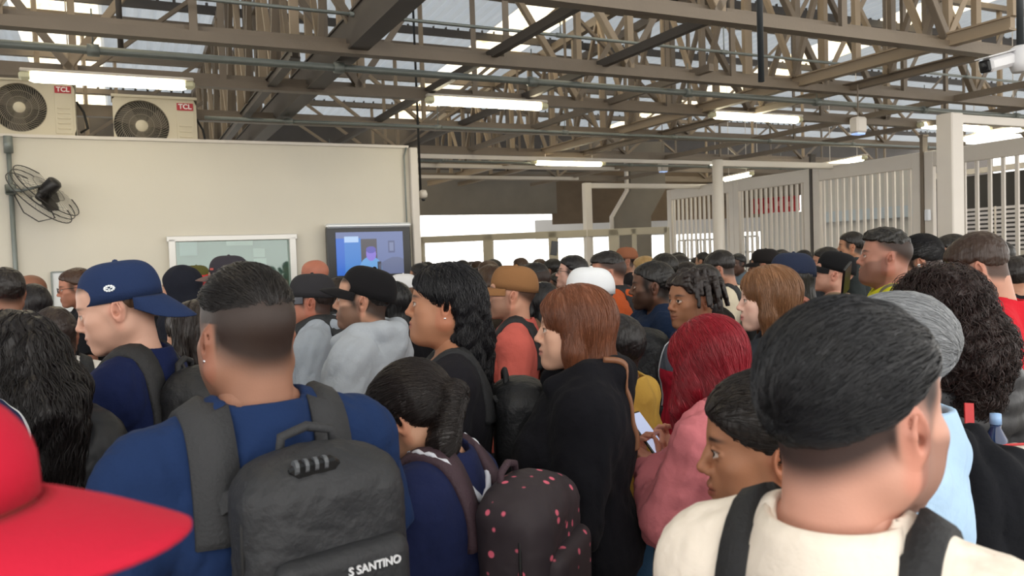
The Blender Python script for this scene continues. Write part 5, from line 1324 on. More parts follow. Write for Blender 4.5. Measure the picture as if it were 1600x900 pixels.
# ---- nearest row
R = person((-.388, .475), -86, top=1.662, hs=.88, label='person in a bright red cap at the bottom left corner, brim pointing right', tone='#b57e5e', lod=0, hstyle='short', cap=dict(col='#b81f36', tilt=3, brimL=.092, curve=.012, k=1.12, ex=.9, h=.8), sc='#6e1d24', arms=('down', 'down'), w=.95)
A = who(384, 416, 1.5, 18, 'stout man with skin faded dark hair in a navy t-shirt carrying a black backpack', hyaw=8, tone='#94644b', hair='#1c1817', hstyle='top', ho=dict(t=.008, b=.05, a=.06, lump=.002, lf=60, sharp=True), fade=(-.035, .025), fat=.75, w=1.17, sw=1.12, sc='#1c2e52', strandn=2600, flow=BACK, stp=(12, .011, .0008, .006), ear=True, stub=.5, arms=(((.265, .02, 1.1), (.2, .24, 1.05), 'relax', (-.3, .9, 0), (-1, 0, 0)), ((.265, -.02, 1.1), (.22, .2, 1.0), 'relax', (-.3, .9, 0), (-1, 0, 0))), wr=1.1)
backpack(A, 'black backpack with combination lock and white lettering on the man in navy', col='#2a2b2e', size=(.28, .16, .46), zc=1.165, xo=.03, lock=True, txt='S SANTINO', sw=.075, h=.005, sx_=.11)
G = who(634, 571, 1.9, 62, 'girl with a dark ponytail in a navy jumper with white braided trim, head bowed', pitch=30, fem=True, tone='#b98564', hair='#1d1513', hstyle='pony', ho=dict(t=.012, L=.32, pz=.0, px=-.07, py=.09), shirt='sweater', sc='#1c2344', strandn=1800, flow=BACK, stp=(14, .014, .0008, .003), arms=('front', ((.23, .06, 1.1), (.14, .24, 1.0), 'relax', (-.6, .6, 0), (0, -.4, -.8))), wr=.6, w=1.05)
backpack(G, 'dark backpack with pink flecks on the girl in the navy jumper', mm=speck_m('flecked_pack_cloth', '#2b2228', '#d8637a', 26, .17), strap_col='#3a2730', size=(.3, .17, .42), zc=1.16, sw=.055, h=.007)
F7 = who(1318, 468, .96, -40, 'man with combed back black hair in a cream polo shirt at the right foreground', body=22, tone='#c98f78', hair='#16171b', hstyle='short', ho=dict(t=.008, a=.5, b=.024, lump=.002, lf=70, sharp=True), hs=1.07, drop=.02, fade=(-.03, .012), fat=.3, w=1.08, sw=1.0, shirt='polo', sc='#e6dccf', pants='#2a2a30', strandn=5200, flow=lambda p, ph: (.1 * math.sin(ph) - .25, -1, -.3 - 5 * max(0, -p[1] - .03)), stp=(14, .011, .00075, .0045), stub=.9, wr=.8)
backpack(F7, 'black backpack worn by the man in the cream polo shirt', col='#1c1d20', size=(.3, .16, .42), zc=1.06, sw=.06, h=.008)
F6 = who(1196, 574, 1.4, 100, 'woman in profile with dark tied hair close beside the cream polo man', pitch=4, fem=True, tone='#a86f4c', hair='#1a1412', hstyle='pony', ho=dict(t=.009, L=.2), hs=1.1, sc='#1b1a1d', shirt='top', strandn=1500, flow=BACK, stp=(12, .012, .0007, .002), lips='#8c463e')
W9 = who(1392, 461, 1.62, 85, 'grey haired man in a pale blue shirt behind the cream polo man', tone='#c79a80', hair='#8d9094', hstyle='short', ho=dict(t=.012), shirt='tee', sc='#a9c6e2', strandn=1200, flow=BACK, arms=('down', 'down'), w=1.08)
# ---- second row
B33 = who(176, 404, 2.25, 82, 'boy in a backwards navy cap and navy t-shirt with a black backpack', pitch=14, tone='#c9977f', hair='#4a3628', hstyle='short', ho=dict(t=.004), fade=(-.01, .05), cap=dict(col='#243253', back=True, logo=('#e8ecef', 'oval', math.pi - .12), brimL=.08, tilt=8, bd=.62), sc='#161f42', body=-18, arms=(('down'), ((.2, .15, 1.17), (.07, .26, 1.36), 'fist', (-.1, .2, .9), (-.2, -.9, .2))), w=.96, jaw=.92)
backpack(B33, 'black backpack on the boy in the backwards navy cap', col='#232325', size=(.27, .15, .4), zc=1.2, sw=.06)
W4 = who(895, 445, 2.25, 94, 'woman with straight auburn hair in a black hoodie and blue jeans', fem=True, fat=.4, w=1.17, tone='#cf9c80', hair='#74452e', hstyle='long', ho=dict(t=.012, L=.26, w=.078, fw=.055, fr=1.0, yb=-.06, drape=[([(.05, -.07, -.1), (.06, -.09, -.25)], [.03, .012])]), shirt='hoodie', sc='#141419', pants='#2f4a68', strandn=3600, flow=DOWN, stp=(20, .014, .0008, .004), arms=('front', ((.22, .03, 1.08), (.06, .3, 1.06), 'relax', (-.3, .8, -.2), (-.5, 0, -.8))), wr=.8, lips='#a4625a', pitch=-2)
W27 = who(690, 410, 2.38, 90, 'woman with long black curls and silver earrings in a black top', fem=True, fat=.8, w=1.17, tone='#a9714f', hair='#121116', hstyle='pony', ho=dict(t=.010, L=.5, pz=.03, oy=.04, lump=.007, lf=60, sleek=1, drape=[([(0, -.08, .02), (.02, -.095, -.12), (.03, -.09, -.3), (.02, -.08, -.47)], [.05, .052, .05, .03]), ([(-.04, -.06, 0), (-.045, -.075, -.2), (-.03, -.08, -.36)], [.042, .038, .03])]), shirt='top', sc='#1c1b20', strandn=3600, flow=DOWN, stp=(16, .013, .0011, .007, .005), ear=True, lips='#92504a', pitch=-4, arms=('front', 'front'))
W5 = who(1102, 500, 2.3, 62, 'person with long crimson hair in an oversized pink knitted jumper', pitch=26, fem=True, tone='#c9967b', hair='#8e1626', hstyle='long', ho=dict(t=.017, L=.22, w=.085, fr=1.1, drape=[([(.075, .03, .02), (.085, .055, -.1), (.07, .07, -.2)], [.025, .028, .015]), ([(-.075, .03, .02), (-.085, .055, -.1), (-.07, .07, -.2)], [.025, .028, .015])]), shirt='sweater', sc='#c8757c', pants='#17171b', strandn=3000, flow=DOWN, stp=(18, .014, .001, .005), arms=(((.24, .07, 1.12), (.09, .22, 1.24), 'phone', (-.2, .7, .6), (-.2, -.8, .5)), ((.24, .07, 1.12), (.09, .22, 1.23), 'phone', (-.2, .7, .6), (-.2, -.8, .5))), w=1.2, wr=1.4)
W8 = who(1466, 430, 2.45, 40, 'woman with a big mass of dark brown curls in a black quilted jacket', fem=True, tone='#c08c6c', hair='#2a1b19', hstyle='curly', ho=dict(t=.034, L=.2, w=.1, lump=.012, lf=42, sharp=True, closed=1), shirt='puffer', sc='#1c1c20', strandn=3200, flow=lambda p, ph: (p[0] * 6, -.5, -1 + .6 * math.sin(ph)), stp=(12, .012, .0013, .02, .008), arms=(((.27, .0, 1.1), (.2, .22, 1.02), 'relax', (-.4, .8, -.2), (-1, 0, 0)), 'front'))
W17 = who(1198, 415, 2.95, 98, 'pale young woman with long light brown hair in profile', fem=True, tone='#dcb09d', hair='#7d573a', hstyle='long', ho=dict(t=.013, L=.34, w=.075, fw=.06), shirt='longtee', sc='#3a4049', strandn=2200, flow=DOWN, stp=(18, .017, .001, .004), lips='#b5525a', blush=.3, fat=.3)
W38 = who(303, 468, 2.75, 55, 'person with long dark hair between the boy and the navy shirted man', fem=True, tone='#b17a58', hair='#251c18', hstyle='long', ho=dict(t=.01, L=.3), shirt='longtee', sc='#24262b', strandn=700, flow=DOWN)
W43 = who(14, 492, 1.8, 15, 'woman with long dark wavy hair and black jacket at the left edge', fem=True, tone='#9c6b50', hair='#161112', hstyle='curly', ho=dict(t=.02, L=.5, w=.09, lump=.006, lf=40, closed=1), shirt='jacket', sc='#17181c', strandn=2000, flow=DOWN, stp=(18, .018, .0012, .008, .006))
M44 = who(-165, 402, 1.36, 55, 'person in a navy vest with white sleeves cut off by the left edge', tone='#a5704f', hair='#221a17', hstyle='short', shirt='longtee', shirt_m=split_m('navy_and_white_cloth', 0, [(0, '#12254a'), (.185, '#dfe3e8'), (.5, '#dfe3e8')], absx=True), sleeve_end=.45, w=1.05, arms=('down', 'down'))
Y46 = who(957, 490, 2.72, 62, 'short person in a mustard yellow t-shirt and jeans behind the auburn haired woman', tone='#8a5d44', hair='#171314', hstyle='crop', ho=dict(t=.008), sc='#bf9848', pants='#33516f', w=.98)
# ---- third row
H28 = who(566, 413, 3.1, 82, 'bearded man in a black cap and pale grey hoodie', tone='#bd8a6d', hair='#1c1715', hstyle='short', ho=dict(t=.008), stub=1.2, cap=dict(col='#19181a', tilt=12), shirt='hoodie', sc='#a4aab2', w=1.1, body=-18, pitch=-4)
H29 = who(482, 425, 3.75, 85, 'man in a dark grey cap and grey hoodie left of the black cap', tone='#a8664c', hair='#231b18', hstyle='short', ho=dict(t=.005), cap=dict(col='#2f2e31', brim='#55565c', logo=('#d8dade', 'bars', 1.75)), shirt='hoodie', sc='#939aa3', w=1.1, fat=.4)
backpack(H29, 'black backpack on the man in the dark grey cap', simple=True)
H26 = who(797, 413, 3.6, 90, 'man in a brown cap and salmon pink t-shirt', pitch=-8, tone='#c48d70', hair='#3a2a22', hstyle=None, fade=(0, .04), stub=.9, cap=dict(col='#86603f', tilt=-2, brimL=.085), sc='#c25f55', w=1.08, fat=.3, arms=('front', 'front'))
backpack(H26, 'small black backpack on the salmon shirted man', simple=True, col='#1c1d20', size=(.26, .12, .38), zc=1.12)
backpack(W27, 'black backpack behind the woman with long black curls', col='#1a1b1e', size=(.29, .17, .44), zc=1.12)
H22 = who(916, 415, 3.55, 90, 'person in a white baseball cap and black jacket with large black backpack', pitch=-3, tone='#b3836a', hair='#77767a', hstyle='short', ho=dict(t=.004), cap=dict(col='#dfe2e6', brimL=.085), shirt='jacket', sc='#1d1f24', w=1.08)
backpack(H22, 'large black backpack on the person in the white cap', col='#16181c', size=(.32, .2, .5), zc=1.15)
D20 = who(1078, 420, 3.35, 125, 'young man with dreadlocks in a navy, grey and red zip jacket', tone='#96613f', hair='#1f1614', hstyle='dread', stub=.3, shirt='jacket', shirt_m=split_m('panelled_jacket_cloth', 2, [(.8, '#a81f33'), (1.22, '#50545f'), (1.33, '#1d2a48'), (1.6, '#1d2a48')]), pod=1, body=-25, lips='#7d4a3c', nose=1.15)
D21 = who(1018, 407, 4.0, 92, 'dark skinned bearded man in a navy sweatshirt with a round white badge', tone='#684532', hair='#120f0e', hstyle='crop', ho=dict(t=.007), beard=.55, shirt='sweater', sc='#1b2840', w=1.08, lips='#5c3a30', nose=1.15, hyaw=0, body=20)
C16 = who(1233, 392, 3.9, 75, 'person in a navy cap behind the pale young woman', tone='#c98f7a', hair='#16130f', hstyle='long', ho=dict(t=.004, L=.2), cap=dict(col='#2a3145', tilt=2), sc='#191a1e', shirt='longtee')
M13 = who(1381, 358, 3.6, 98, 'heavy man with faded black hair in a yellow high visibility vest', pitch=-6, tone='#a8705a', hair='#15120f', hstyle='top', ho=dict(t=.014, a=.1, b=.058, lump=.004, lf=80), fade=(.0, .06), fat=1.0, w=1.2, shirt='tee', shirt_m=split_m('yellow_vest_cloth', 0, [(0, '#c6c22e'), (.085, '#6f6c58'), (.11, '#c6c22e'), (.185, '#33363c'), (.5, '#33363c')], absx=True), arms=('down', ((.23, .1, 1.18), (.16, .34, 1.34), 'phone', (-.2, .3, .9), (-.3, -.8, .2))), stub=.9)
phone(P(1322, 437, 3.35), (rad(20), rad(-30), rad(40)), 'dark smartphone held up by the man in the yellow vest', lit=False)
M10 = who(1522, 367, 3.05, 86, 'bearded man in a bright red t-shirt looking down at the right edge', pitch=24, tone='#c18a70', hair='#33231b', hstyle='short', ho=dict(t=.012), beard=.9, sc='#c61f2e', pants='#1b2130', w=1.16, fat=.3, sw=1.05, arms=(((.24, .0, 1.12), (.12, .27, 1.2), 'phone', (-.3, .5, .7), (-.2, -.9, .3)), ((.24, .02, 1.12), (.1, .28, 1.2), 'phone', (-.3, .5, .7), (-.2, -.9, .3))))
sl = empty('sling_bag', M10['ob'].location.copy(), M10['ob'].rotation_euler.z, label='black sling strap and pouch across the red t-shirt back', cat='sling bag')
strap_on(M10, .0, 1.22 * M10['s'], rad(235), rad(-55), .06, black_matte, sl, tilt=.0)
K = Field((-.12, -.36, .95), (.12, -.05, 1.3), .008); K.box((0, M10['bvh'].ray_cast(Vector((0, -.7, 1.12)), Vector((0, 1, 0)))[0].y - .03, 1.12), (.085, .03, .12), .025); v_, f_ = K.mesh(); link('pouch', raw_mesh('pouch', v_, f_), black_matte, sl)
M11 = who(1434, 371, 4.0, 82, 'man with glossy black hair and a white earbud looking down', pitch=26, tone='#b27f63', hair='#131215', hstyle='short', ho=dict(t=.014), sc='#1f3768', pod=-1, lod=1, strandn=700, flow=BACK)
M14 = who(1301, 392, 4.6, 92, 'bald man in a black cap with his chin raised', pitch=-14, tone='#cf967e', hair='#3b3230', hstyle=None, cap=dict(col='#1c1c1e', tilt=0), sc='#8a7762', lod=1, arms=('down', 'raise'))
# ---- fourth row
who(1484, 366, 5.0, 112, 'man with a full dark beard glimpsed left of the red t-shirt man', tone='#a8745a', hair='#17120f', hstyle='short', beard=1, sc='#22252d', lod=1)
who(1328, 362, 7.0, 95, 'tall young man with cropped hair in a dark hoodie before the gates', tone='#b37c58', hair='#17120f', hstyle='crop', shirt='hoodie', sc='#34393a', lod=2)
who(1289, 386, 6.4, 100, 'man whose forehead and dark hair show above the black cap', tone='#b97d60', hair='#15110f', hstyle='short', sc='#3a3d44')
who(1193, 387, 6.2, 80, 'person in a black cap further back right of the slim column', tone='#b98467', hair='#2a201a', hstyle='short', ho=dict(t=.004), cap=dict(col='#221f1f', logo=('#b0a890', 'bars', 1.6)), sc='#4c5a4c')
O23 = who(948, 394, 4.8, 92, 'man with faded hair in an orange hoodie carrying a pale backpack', tone='#b0765b', hair='#191412', hstyle='top', ho=dict(t=.014, b=.055), fade=(-.01, .055), fat=.6, w=1.1, shirt='hoodie', sc='#b1522b', lod=1)
backpack(O23, 'pale grey backpack on the man in the orange hoodie', col='#9c9d9b', strap_col='#202124', simple=True, size=(.28, .15, .4), zc=1.2)
who(892, 401, 6.0, 97, 'man with black hair and glasses tilting his face up', pitch=-10, tone='#d3a08c', hair='#151214', hstyle='short', ho=dict(t=.018), glasses=True, sc='#2b2c33', lod=1)
who(976, 385, 7.6, 102, 'man in a rust brown cap standing taller than the crowd', tone='#a9765b', hair='#2b201b', hstyle='short', ho=dict(t=.004), cap=dict(col='#8c5a42', brim='#1c1a1a'), sc='#211f22', w=1.1, lod=2)
who(116, 419, 5.2, 96, 'man with brown hair and glasses in front of the white notice board', pitch=6, tone='#b9775a', hair='#3f2a1e', hstyle='short', stub=.5, glasses=True, sc='#1b1c20', lod=1)
who(278, 419, 5.0, 68, 'person with a black hood pulled up left of the booth window', hood=True, tone='#c48b6d', hair='#1b1512', hstyle=None, shirt='hoodie', sc='#20222b', lod=1)
who(320, 428, 5.6, 60, 'person in a plain red cap under the booth window', tone='#b98563', hair='#1b1512', hstyle='short', ho=dict(t=.004), cap=dict(col='#c3232c'), sc='#1c1d22', lod=1)
who(352, 397, 4.4, 72, 'person in a dark flecked cap in front of the booth window', tone='#9c6d52', hair='#1b1512', hstyle='short', ho=dict(t=.005), cap=dict(col='#37343a', brim='#6a5550', logo=('#b0463c', 'bars', 2.4)), sc='#26272b')
who(303, 413, 6.4, 70, 'person in an olive green cap by the booth window', tone='#9c6d52', hair='#1b1512', hstyle='short', ho=dict(t=.004), cap=dict(col='#58552c'), sc='#26272b')
M39 = who(5, 417, 3.9, 18, 'man with cropped hair and a red collar over a black top at the left edge', tone='#8a5c44', hair='#1d1715', hstyle='crop', ho=dict(t=.007), fade=(-.03, .03), shirt='jacket', shirt_m=split_m('black_top_red_collar', 2, [(.8, '#232225'), (1.43, '#b3222c'), (1.7, '#b3222c')]), w=1.05)
who(43, 427, 5.2, 55, 'balding man behind the cropped haired man on the left', tone='#a2684a', hair='#241b17', hstyle=None, fade=(.0, .3), sc='#3f6f9c')
who(47, 443, 4.5, 30, 'dark haired person left of the white collared man', tone='#8f6048', hair='#141012', hstyle='long', ho=dict(t=.01, L=.16), fem=True, sc='#1a1a1d')
M42 = who(82, 478, 3.3, 8, 'short haired person seen from behind with a white collar', tone='#8d5a41', hair='#271b17', hstyle='crop', ho=dict(t=.007), shirt='tee', sc='#d4d0ca', w=.95)
backpack(M42, 'black backpack on the white collared person at the left', simple=True, size=(.3, .16, .44), zc=1.12, sw=.08)
who(231, 450, 6.2, 85, 'person holding a phone between the boy and the hooded person', tone='#b07856', hair='#17120f', hstyle='short', sc='#1e1f24', arms=('down', 'raise'))
who(147, 440, 6.8, 80, 'person half hidden behind the brim of the backwards cap', tone='#a97455', hair='#17120f', hstyle='short', sc='#2b2c31')
who(489, 404, 6.2, 88, 'bald reddish headed man in front of the television', tone='#b4694e', hair='#8a7468', hstyle=None, sc='#34363c')
who(614, 440, 4.4, 30, 'person with long straight black hair behind the grey hoodie', fem=True, tone='#a87455', hair='#0f0e10', hstyle='long', ho=dict(t=.012, L=.36), shirt='longtee', sc='#17171b', lod=1, strandn=500, flow=DOWN)
who(627, 426, 5.6, 80, 'person in a white and brown cap under the television', tone='#b27c60', hair='#5a3a25', hstyle='long', fem=True, ho=dict(t=.006, L=.14), cap=dict(col='#d5d5d6', brim='#8c6242'), sc='#4a4c52')
who(585, 425, 6.6, 90, 'curly haired person partly hidden by the black cap', tone='#b27c60', hair='#3a261a', hstyle='curly', ho=dict(t=.012, L=.1), fem=True, sc='#6d4c58')
who(836, 411, 5.6, 60, 'broad headed person with a short dark top fade right of the brown cap', tone='#8c5f4a', hair='#191514', hstyle='top', ho=dict(t=.012, b=.05), fade=(0, .06), sc='#4c4e52', w=1.05)
who(846, 440, 4.7, 40, 'person with straight black hair behind the auburn haired woman', fem=True, tone='#b17b58', hair='#131114', hstyle='long', ho=dict(t=.01, L=.22), sc='#6e5342')
C47 = who(1122, 392, 5.6, 82, 'man with dark hair in a cream shirt bending his head', pitch=20, tone='#b27d62', hair='#191412', hstyle='short', sc='#d8cdb6', stub=.6)
backpack(C47, 'black backpack on the man in the cream shirt', simple=True)
who(1096, 413, 4.6, 50, 'person with long black hair behind the dreadlocked man', fem=True, tone='#a87455', hair='#151214', hstyle='long', ho=dict(t=.012, L=.25), sc='#26221f')
who(1059, 398, 8.2, 98, 'man with a moustache looking left near the slim column', tone='#b3806a', hair='#1b1512', hstyle='short', stub=.8, sc='#b4b0a8')
who(1070, 409, 6.8, 80, 'short haired person just left of the cream shirted man', tone='#a36c50', hair='#1d1614', hstyle='crop', sc='#55565a')
who(1152, 396, 9.5, 140, 'dark skinned person facing the camera far off by the gates', tone='#5c4033', hair='#120f0e', hstyle='crop', sc='#6a7a88')
who(942, 410, 8.4, 100, 'fair curly haired person left of the rust brown cap', tone='#c99a80', hair='#8c7450', hstyle='curly', ho=dict(t=.012, L=.08), fem=True, sc='#5d5448')
who(1005, 400, 7.0, 60, 'person with a fringe of fair hair right of the rust brown cap', tone='#c99a80', hair='#a08050', hstyle='short', sc='#5d5448')
who(1035, 399, 6.2, 50, 'round dark haired person left of the moustached man', tone='#8c6048', hair='#17130f', hstyle='afro', ho=dict(t=.004), sc='#2c2d31')
who(768, 405, 9.0, 100, 'dark haired person silhouetted in the first partition opening', tone='#8c6048', hair='#17130f', hstyle='crop', sc='#2c2d31')
who(862, 404, 8.6, 60, 'dark haired person beneath a raised phone', tone='#8c6048', hair='#17130f', hstyle='crop', sc='#2c2d31', arms=('raise', 'down'))
phone(P(866, 388, 8.4), (0, rad(8), 0), 'dark smartphone raised above the heads at the partition post', lit=False)
who(1512, 372, 8.0, 60, 'dark haired person behind the red t-shirt man, nearer the shutter', tone='#8c6048', hair='#17130f', hstyle='crop', sc='#33343a')
who(1558, 380, 6.4, 60, 'person with thick dark hair right of the red t-shirt man', tone='#9c6b50', hair='#17130f', hstyle='afro', ho=dict(t=.002), sc='#1c1c20')
who(1577, 404, 5.0, 70, 'person with low dark curls at the right edge', tone='#b07a5c', hair='#1b1412', hstyle='afro', ho=dict(t=.002), sc='#1c1c20')
who(1598, 398, 7.6, 70, 'person cut off by the right edge of the view', tone='#b07a5c', hair='#1b1412', hstyle='short', sc='#26262a')
who(655, 411, 7.8, 70, 'person with short black hair just right of the wall corner post', tone='#a87455', hair='#131114', hstyle='crop', sc='#55565c')
# ---- distant fill, heads packed behind the nearer ones
protos = []
rg = random.Random(11)
PAL = ['#22242a', '#3d4654', '#6b2f33', '#8c8a84', '#2d3d5c', '#4b4238', '#b3ada2', '#1c1c20']
DL = ['cropped black hair and charcoal top', 'short hair and slate blue top', 'long dark hair and maroon top', 'cropped hair and pale grey top', 'short dark hair and navy top', 'curly brown hair and olive top', 'short hair and beige top', 'long black hair and black top']
for k in range(8):
    protos.append(person((0, 0), 0, top=1.68, label='distant person with ' + DL[k] + ' in the packed crowd, mostly hidden', group='distant people with ' + DL[k], tone=['#8c6048', '#a87455', '#c0906f', '#5c4033'][k % 4], hair=['#17130f', '#231a15', '#3d2a1d'][k % 3],
        hstyle=['crop', 'short', 'long', 'crop', 'short', 'curly', 'short', 'long'][k], ho=dict(t=.01, L=.2), fem=k in (2, 5, 7), sc=PAL[k], lod=3, arms=('front', 'down') if k % 2 else ('down', 'phone'), seed=50 + k)['ob'])
def copy_tree(o, parent=None):
    c = o.copy(); COL.objects.link(c); c.parent = parent
    for ch in [q for q in bpy.data.objects if q.parent == o]: copy_tree(ch, c)
    return c
spots = []
taken = [(o.location.x, o.location.y) for o in bpy.data.objects if o.get('category') == 'person' and o not in protos]
for row, Y in enumerate((5.9, 6.7, 7.5, 8.3, 9.1, 10.0, 10.9, 11.8, 12.8)):
    px = 655 + 14 * (row % 2)
    while px < 1560:
        x = (px - 800) / F_PX * Y + rg.uniform(-.08, .08); y = Y + rg.uniform(-.2, .2)
        okk = all(math.hypot(x - a, y - b) > .55 for a, b in taken)
        s_ = (x - GA.x) * (-GD.y) + (y - GA.y) * GD.x   # side of the gate row
        if okk and (Vector((x, y, 0)) - GA).dot(Vector((-GD.y, GD.x, 0))) < -.5 and Vector((x, y, 0)).dot(V) < 13.5 and not (Vector((x, y, 0)).dot(V) > 8.4 and Vector((x, y, 0)).dot(U) < wu1 + .4):
            spots.append((x, y)); taken.append((x, y))
        px += rg.uniform(.55, .8) * F_PX / Y
for row, (Y, x0, x1) in enumerate(((4.4, 120, 600), (5.6, 20, 640), (6.6, 60, 640))):
    px = x0
    while px < x1:
        x = (px - 800) / F_PX * Y; y = Y + rg.uniform(-.15, .15)
        if all(math.hypot(x - a, y - b) > .46 for a, b in taken) and Vector((x, y, 0)).dot(V) < 8.5: spots.append((x, y)); taken.append((x, y))
        px += rg.uniform(.6, .85) * F_PX / Y
print('fill', len(spots))
LM = [(700, 'a')]; LABC = {}
for i, (x, y) in enumerate(spots):
    src = protos[rg.randrange(8)]
    o = src if (i < 8 and False) else copy_tree(src)
    px_ = 800 + F_PX * x / y; nearest = min(LM, key=lambda q: abs(q[0] - px_))
    LABC[nearest[1]] = LABC.get(nearest[1], 0) + 1
    o.location = (x, y, 0); o.rotation_euler = (0, 0, rad(rg.uniform(45, 115))); sc_ = rg.uniform(.93, 1.0) * (1.0); o.scale = (1, 1, sc_)
for o in protos:
    for ch in [q for q in bpy.data.objects if q.parent == o]:
        for g in [q for q in bpy.data.objects if q.parent == ch]: bpy.data.objects.remove(g)
        bpy.data.objects.remove(ch)
    bpy.data.objects.remove(o)

# ---------------------------------------------------------------- things carried
def on_shirt(info, x, z, sg):
    h_ = info['bvh'].ray_cast(Vector((x, sg * .7, z)), Vector((0, -sg, 0)), 1.0); return h_[0]
# white braided trims of the girl's jumper
Gb = G['ob']; bvhG = G['bvh']; sG = G['s']
def ring(info, o, ax, r0, name, m, n=40, rad_=.006, wav=.004):
    """band laid round a limb: rays towards its axis"""
    ax = Vector(ax).normalized(); u = ax.orthogonal().normalized(); w_ = ax.cross(u); pts = []
    for k in range(n + 1):
        a = 2 * math.pi * k / n; d = u * math.cos(a) + w_ * math.sin(a); h_ = info['bvh'].ray_cast(Vector(o) + d * r0, -d, r0)
        p = h_[0] if h_[0] else Vector(o) + d * .05
        pts.append(p + d * .003)
    b = MB(); b.tube(pts, rad_, 6, cap=False); b.tube([p + ax * (.011 + wav * math.sin(k * 1.6)) for k, p in enumerate(pts)], rad_, 6, cap=False)
    return b.build(name, m, info['shirt'], smooth=True)
trim_m = mat('white_braid', '#c9ccd6', .7)
for sh, el, wr_, ra in G['joints']:
    d = Vector(wr_) - Vector(el); ring(G, Vector(el) + d * .8, d, .12, 'cuff_trim', trim_m)
pts = []
for k in range(61):
    a = 2 * math.pi * k / 60; q = Vector((.098 * math.cos(a), -.04 + .092 * math.sin(a), 1.8)); h_ = bvhG.ray_cast(q, Vector((0, 0, -1)), 1.0)
    if h_[0]: pts.append(h_[0] + Vector((0, 0, .004)))
b = MB(); b.tube(pts, .008, 6, cap=False); b.tube([p + Vector((0, 0, .006 + .003 * math.sin(k * 1.7))) for k, p in enumerate(pts)], .006, 6, cap=False); b.build('collar_trim', trim_m, G['shirt'], smooth=True)
# shoulder bag strap of the curly haired woman
sb = empty('shoulder_bag', W27['ob'].location.copy(), W27['ob'].rotation_euler.z, label='black shoulder bag with thin strap on the woman with black curls', cat='handbag')
strap_on(W27, -.11, 1.2 * W27['s'], rad(135), rad(5), .016, black_matte, sb, thick=.006)
K = Field((-.4, -.3, .75), (.05, .3, 1.15), .008); K.box((-.19, .05, .96), (.05, .12, .09), .03); v_, f_ = K.mesh(); link('bag_body', raw_mesh('bag_body', v_, f_), black_matte, sb)
sb2 = empty('shoulder_bag', W4['ob'].location.copy(), W4['ob'].rotation_euler.z, label='tan leather bag strap over the shoulder of the auburn haired woman', cat='handbag')
strap_on(W4, -.10, 1.2 * W4['s'], rad(160), rad(100), .013, mat('tan_leather', '#7d5238', .5), sb2, thick=.006)
K = Field((-.45, -.4, .6), (.05, .3, 1.0), .008); K.box((-.3, -.14, .74), (.04, .1, .07), .03); v_, f_ = K.mesh(); link('bag_body', raw_mesh('bag_body', v_, f_), mat('tan_leather', '#7d5238', .5), sb2)
# round badge on the navy sweatshirt
h_ = on_shirt(D21, .075, 1.27, 1)
if h_:
    b = MB(); Mx = Matrix.Translation(h_ + Vector((0, .004, 0))) @ Matrix.Rotation(rad(-90), 4, 'X'); b.lathe([(0, .003), (.03, .003), (.03, .0), (0, 0)], 24, Mx); e_ = b.build('badge', mat('badge_white', '#d5d8dc', .5), D21['shirt'])
    b = MB(); b.lathe([(.015, .004), (.024, .004), (.024, .0035), (.015, .0035)], 24, Mx); b.box(h_ + Vector((0, .008, 0)), (.03, .002, .008)); b.build('badge_mark', mat('badge_navy', '#22304a', .5), e_)
# zip of the panelled jacket
pts = []
for z in np.linspace(.9, 1.42, 20):
    q = on_shirt(D20, 0, z * D20['s'], 1)
    if q: pts.append(q + Vector((0, .003, 0)))
b = MB(); b.tube(pts, .004, 6); b.build('zip', mat('zip_silver', '#b5b8c0', .4, .5), D20['shirt'], smooth=True)
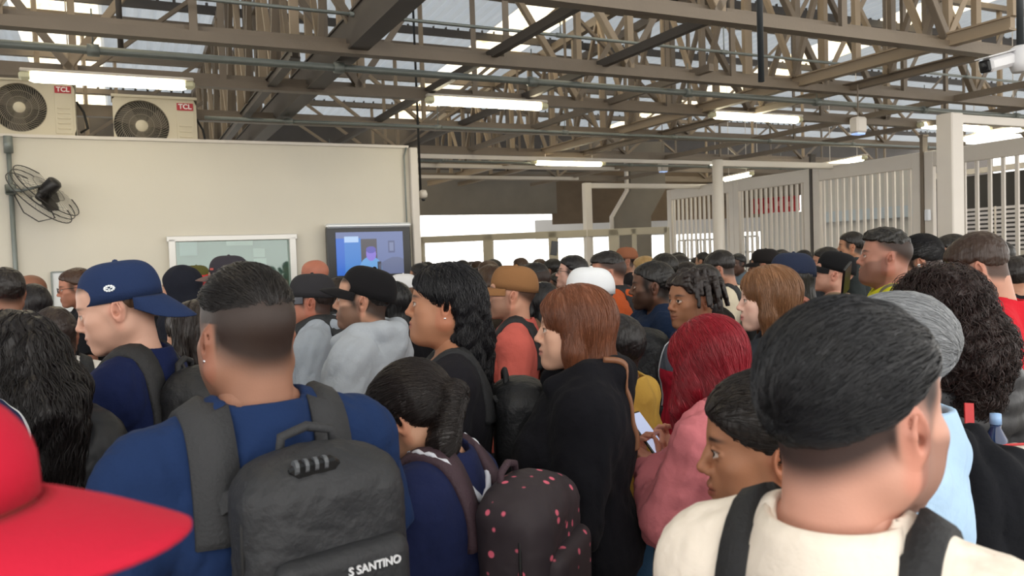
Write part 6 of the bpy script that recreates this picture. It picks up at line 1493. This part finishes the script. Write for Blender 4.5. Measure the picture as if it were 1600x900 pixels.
# phone of the person with crimson hair, tote, bottle, coat
phone(world_of(W5, (.0, .30 * W5['s'], 1.325 * W5['s'])), (rad(-42), 0, W5['ob'].rotation_euler.z), 'smartphone with pale screen held by the person in pink', screen='#a3adc9')
def tote():
    p = P(1552, 735, 2.15); t = empty('tote_bag', (p.x, p.y, p.z - .17), rad(12), label='cream canvas tote with red piping hanging beside the black quilted jacket', cat='tote bag')
    cm = mat('cream_canvas', '#cfc8bd', .85, bump=.4, bscale=40, var=.08)
    F = Field((-.16, -.08, -.03), (.16, .08, .27), .006); F.box((0, 0, .12), (.12, .04, .13), .03); F.box((0, 0, .26), (.1, .022, .08), .01, op='sub'); F.noise(.006, 14, 4); v, f = F.mesh(); link('bag_body', raw_mesh('bag_body', relax(v, f, 1), f), cm, t)
    rm = mat('red_webbing', '#b5282b', .6)
    b = MB(); b.tube([(-.12, -.04, .0), (-.125, -.042, .12), (-.11, -.042, .245)], .004, 6); b.tube([(.12, -.04, .0), (.125, -.042, .12), (.11, -.042, .245)], .004, 6); b.tube([(-.11, -.042, .245), (0, -.045, .25), (.11, -.042, .245)], .004, 6); b.build('piping', rm, t, smooth=True)
    b = MB(); b.bar((-.09, -.02, .24), (-.075, .0, .36), .028, .004, up=(0, 1, 0)); b.build('strap', rm, t)
    b = MB(); b.tube([(-.09, -.02, .22), (-.088, -.02, .28)], .012, 8); b.build('metal_clasp', mat('silver', '#e6e6ea', .15, 1.0), t, smooth=True)
    q = P(1556, 697, 2.13); bt = empty('water_bottle', (q.x, q.y, q.z - .1), 0, label='small dark blue plastic bottle with pale blue cap in the cream tote', cat='bottle')
    b = MB(); b.lathe([(0, 0), (.028, 0), (.03, .01), (.028, .05), (.03, .09), (.028, .12), (.013, .15), (.013, .16), (0, .16)], 20); b.build('bottle_body', mat('dark_blue_plastic', '#142a52', .15), bt, smooth=True)
    b = MB(); b.lathe([(0, .19), (.014, .188), (.015, .16), (0, .16)], 16); b.build('cap_top', mat('pale_blue_plastic', '#8fb2dd', .4), bt, smooth=True)
tote()
p = P(1540, 790, 1.95)
ct = Field((p.x - .16, p.y - .14, p.z - .42), (p.x + .22, p.y + .16, p.z + .24), .008)
ct.path([(p.x - .05, p.y, p.z + .15), (p.x + .02, p.y, p.z + .02), (p.x + .04, p.y, p.z - .3)], [.05, .095, .11], .05, sq=(1, 1.4, 1)); ct.cone((p.x + .06, p.y, p.z + .06), (p.x + .13, p.y + .02, p.z - .3), .06, .07, .05)
ct.noise(.016, 12, 9, stretch=(1.4, 1, .35), sharp=True); v_, f_ = ct.mesh(); v_ = relax(v_, f_, 1)
tag(link('coat', raw_mesh('coat', v_ - np.array(p, np.float32), f_), cloth('#1b1c20', 'coat_cloth'), loc=p), 'black coat carried folded, hanging below the curly haired woman', 'coat')
p = P(132, 730, 2.05)
pb = Field((p.x - .14, p.y - .1, p.z - .3), (p.x + .14, p.y + .1, p.z + .2), .007); pb.path([(p.x, p.y, p.z + .1), (p.x - .01, p.y, p.z - .05), (p.x - .03, p.y, p.z - .2)], [.045, .07, .09], .04, sq=(1, 1.5, 1)); pb.noise(.012, 18, 2, sharp=True); v_, f_ = pb.mesh()
tag(link('shirt', raw_mesh('shirt', relax(v_, f_, 1) - np.array(p, np.float32), f_), mat('pink_checked_cloth', '#c79a9d', .85, bump=.3, bscale=30, var=.35, vscale=25), loc=p), 'pale pink checked garment held below the boy in the backwards cap', 'garment')
print('people', sum(1 for o in bpy.data.objects if o.get('category') == 'person'), 'time', round(time.time() - T0, 1), 'faces', sum(len(o.data.polygons) for o in bpy.data.objects if o.type == 'MESH'))
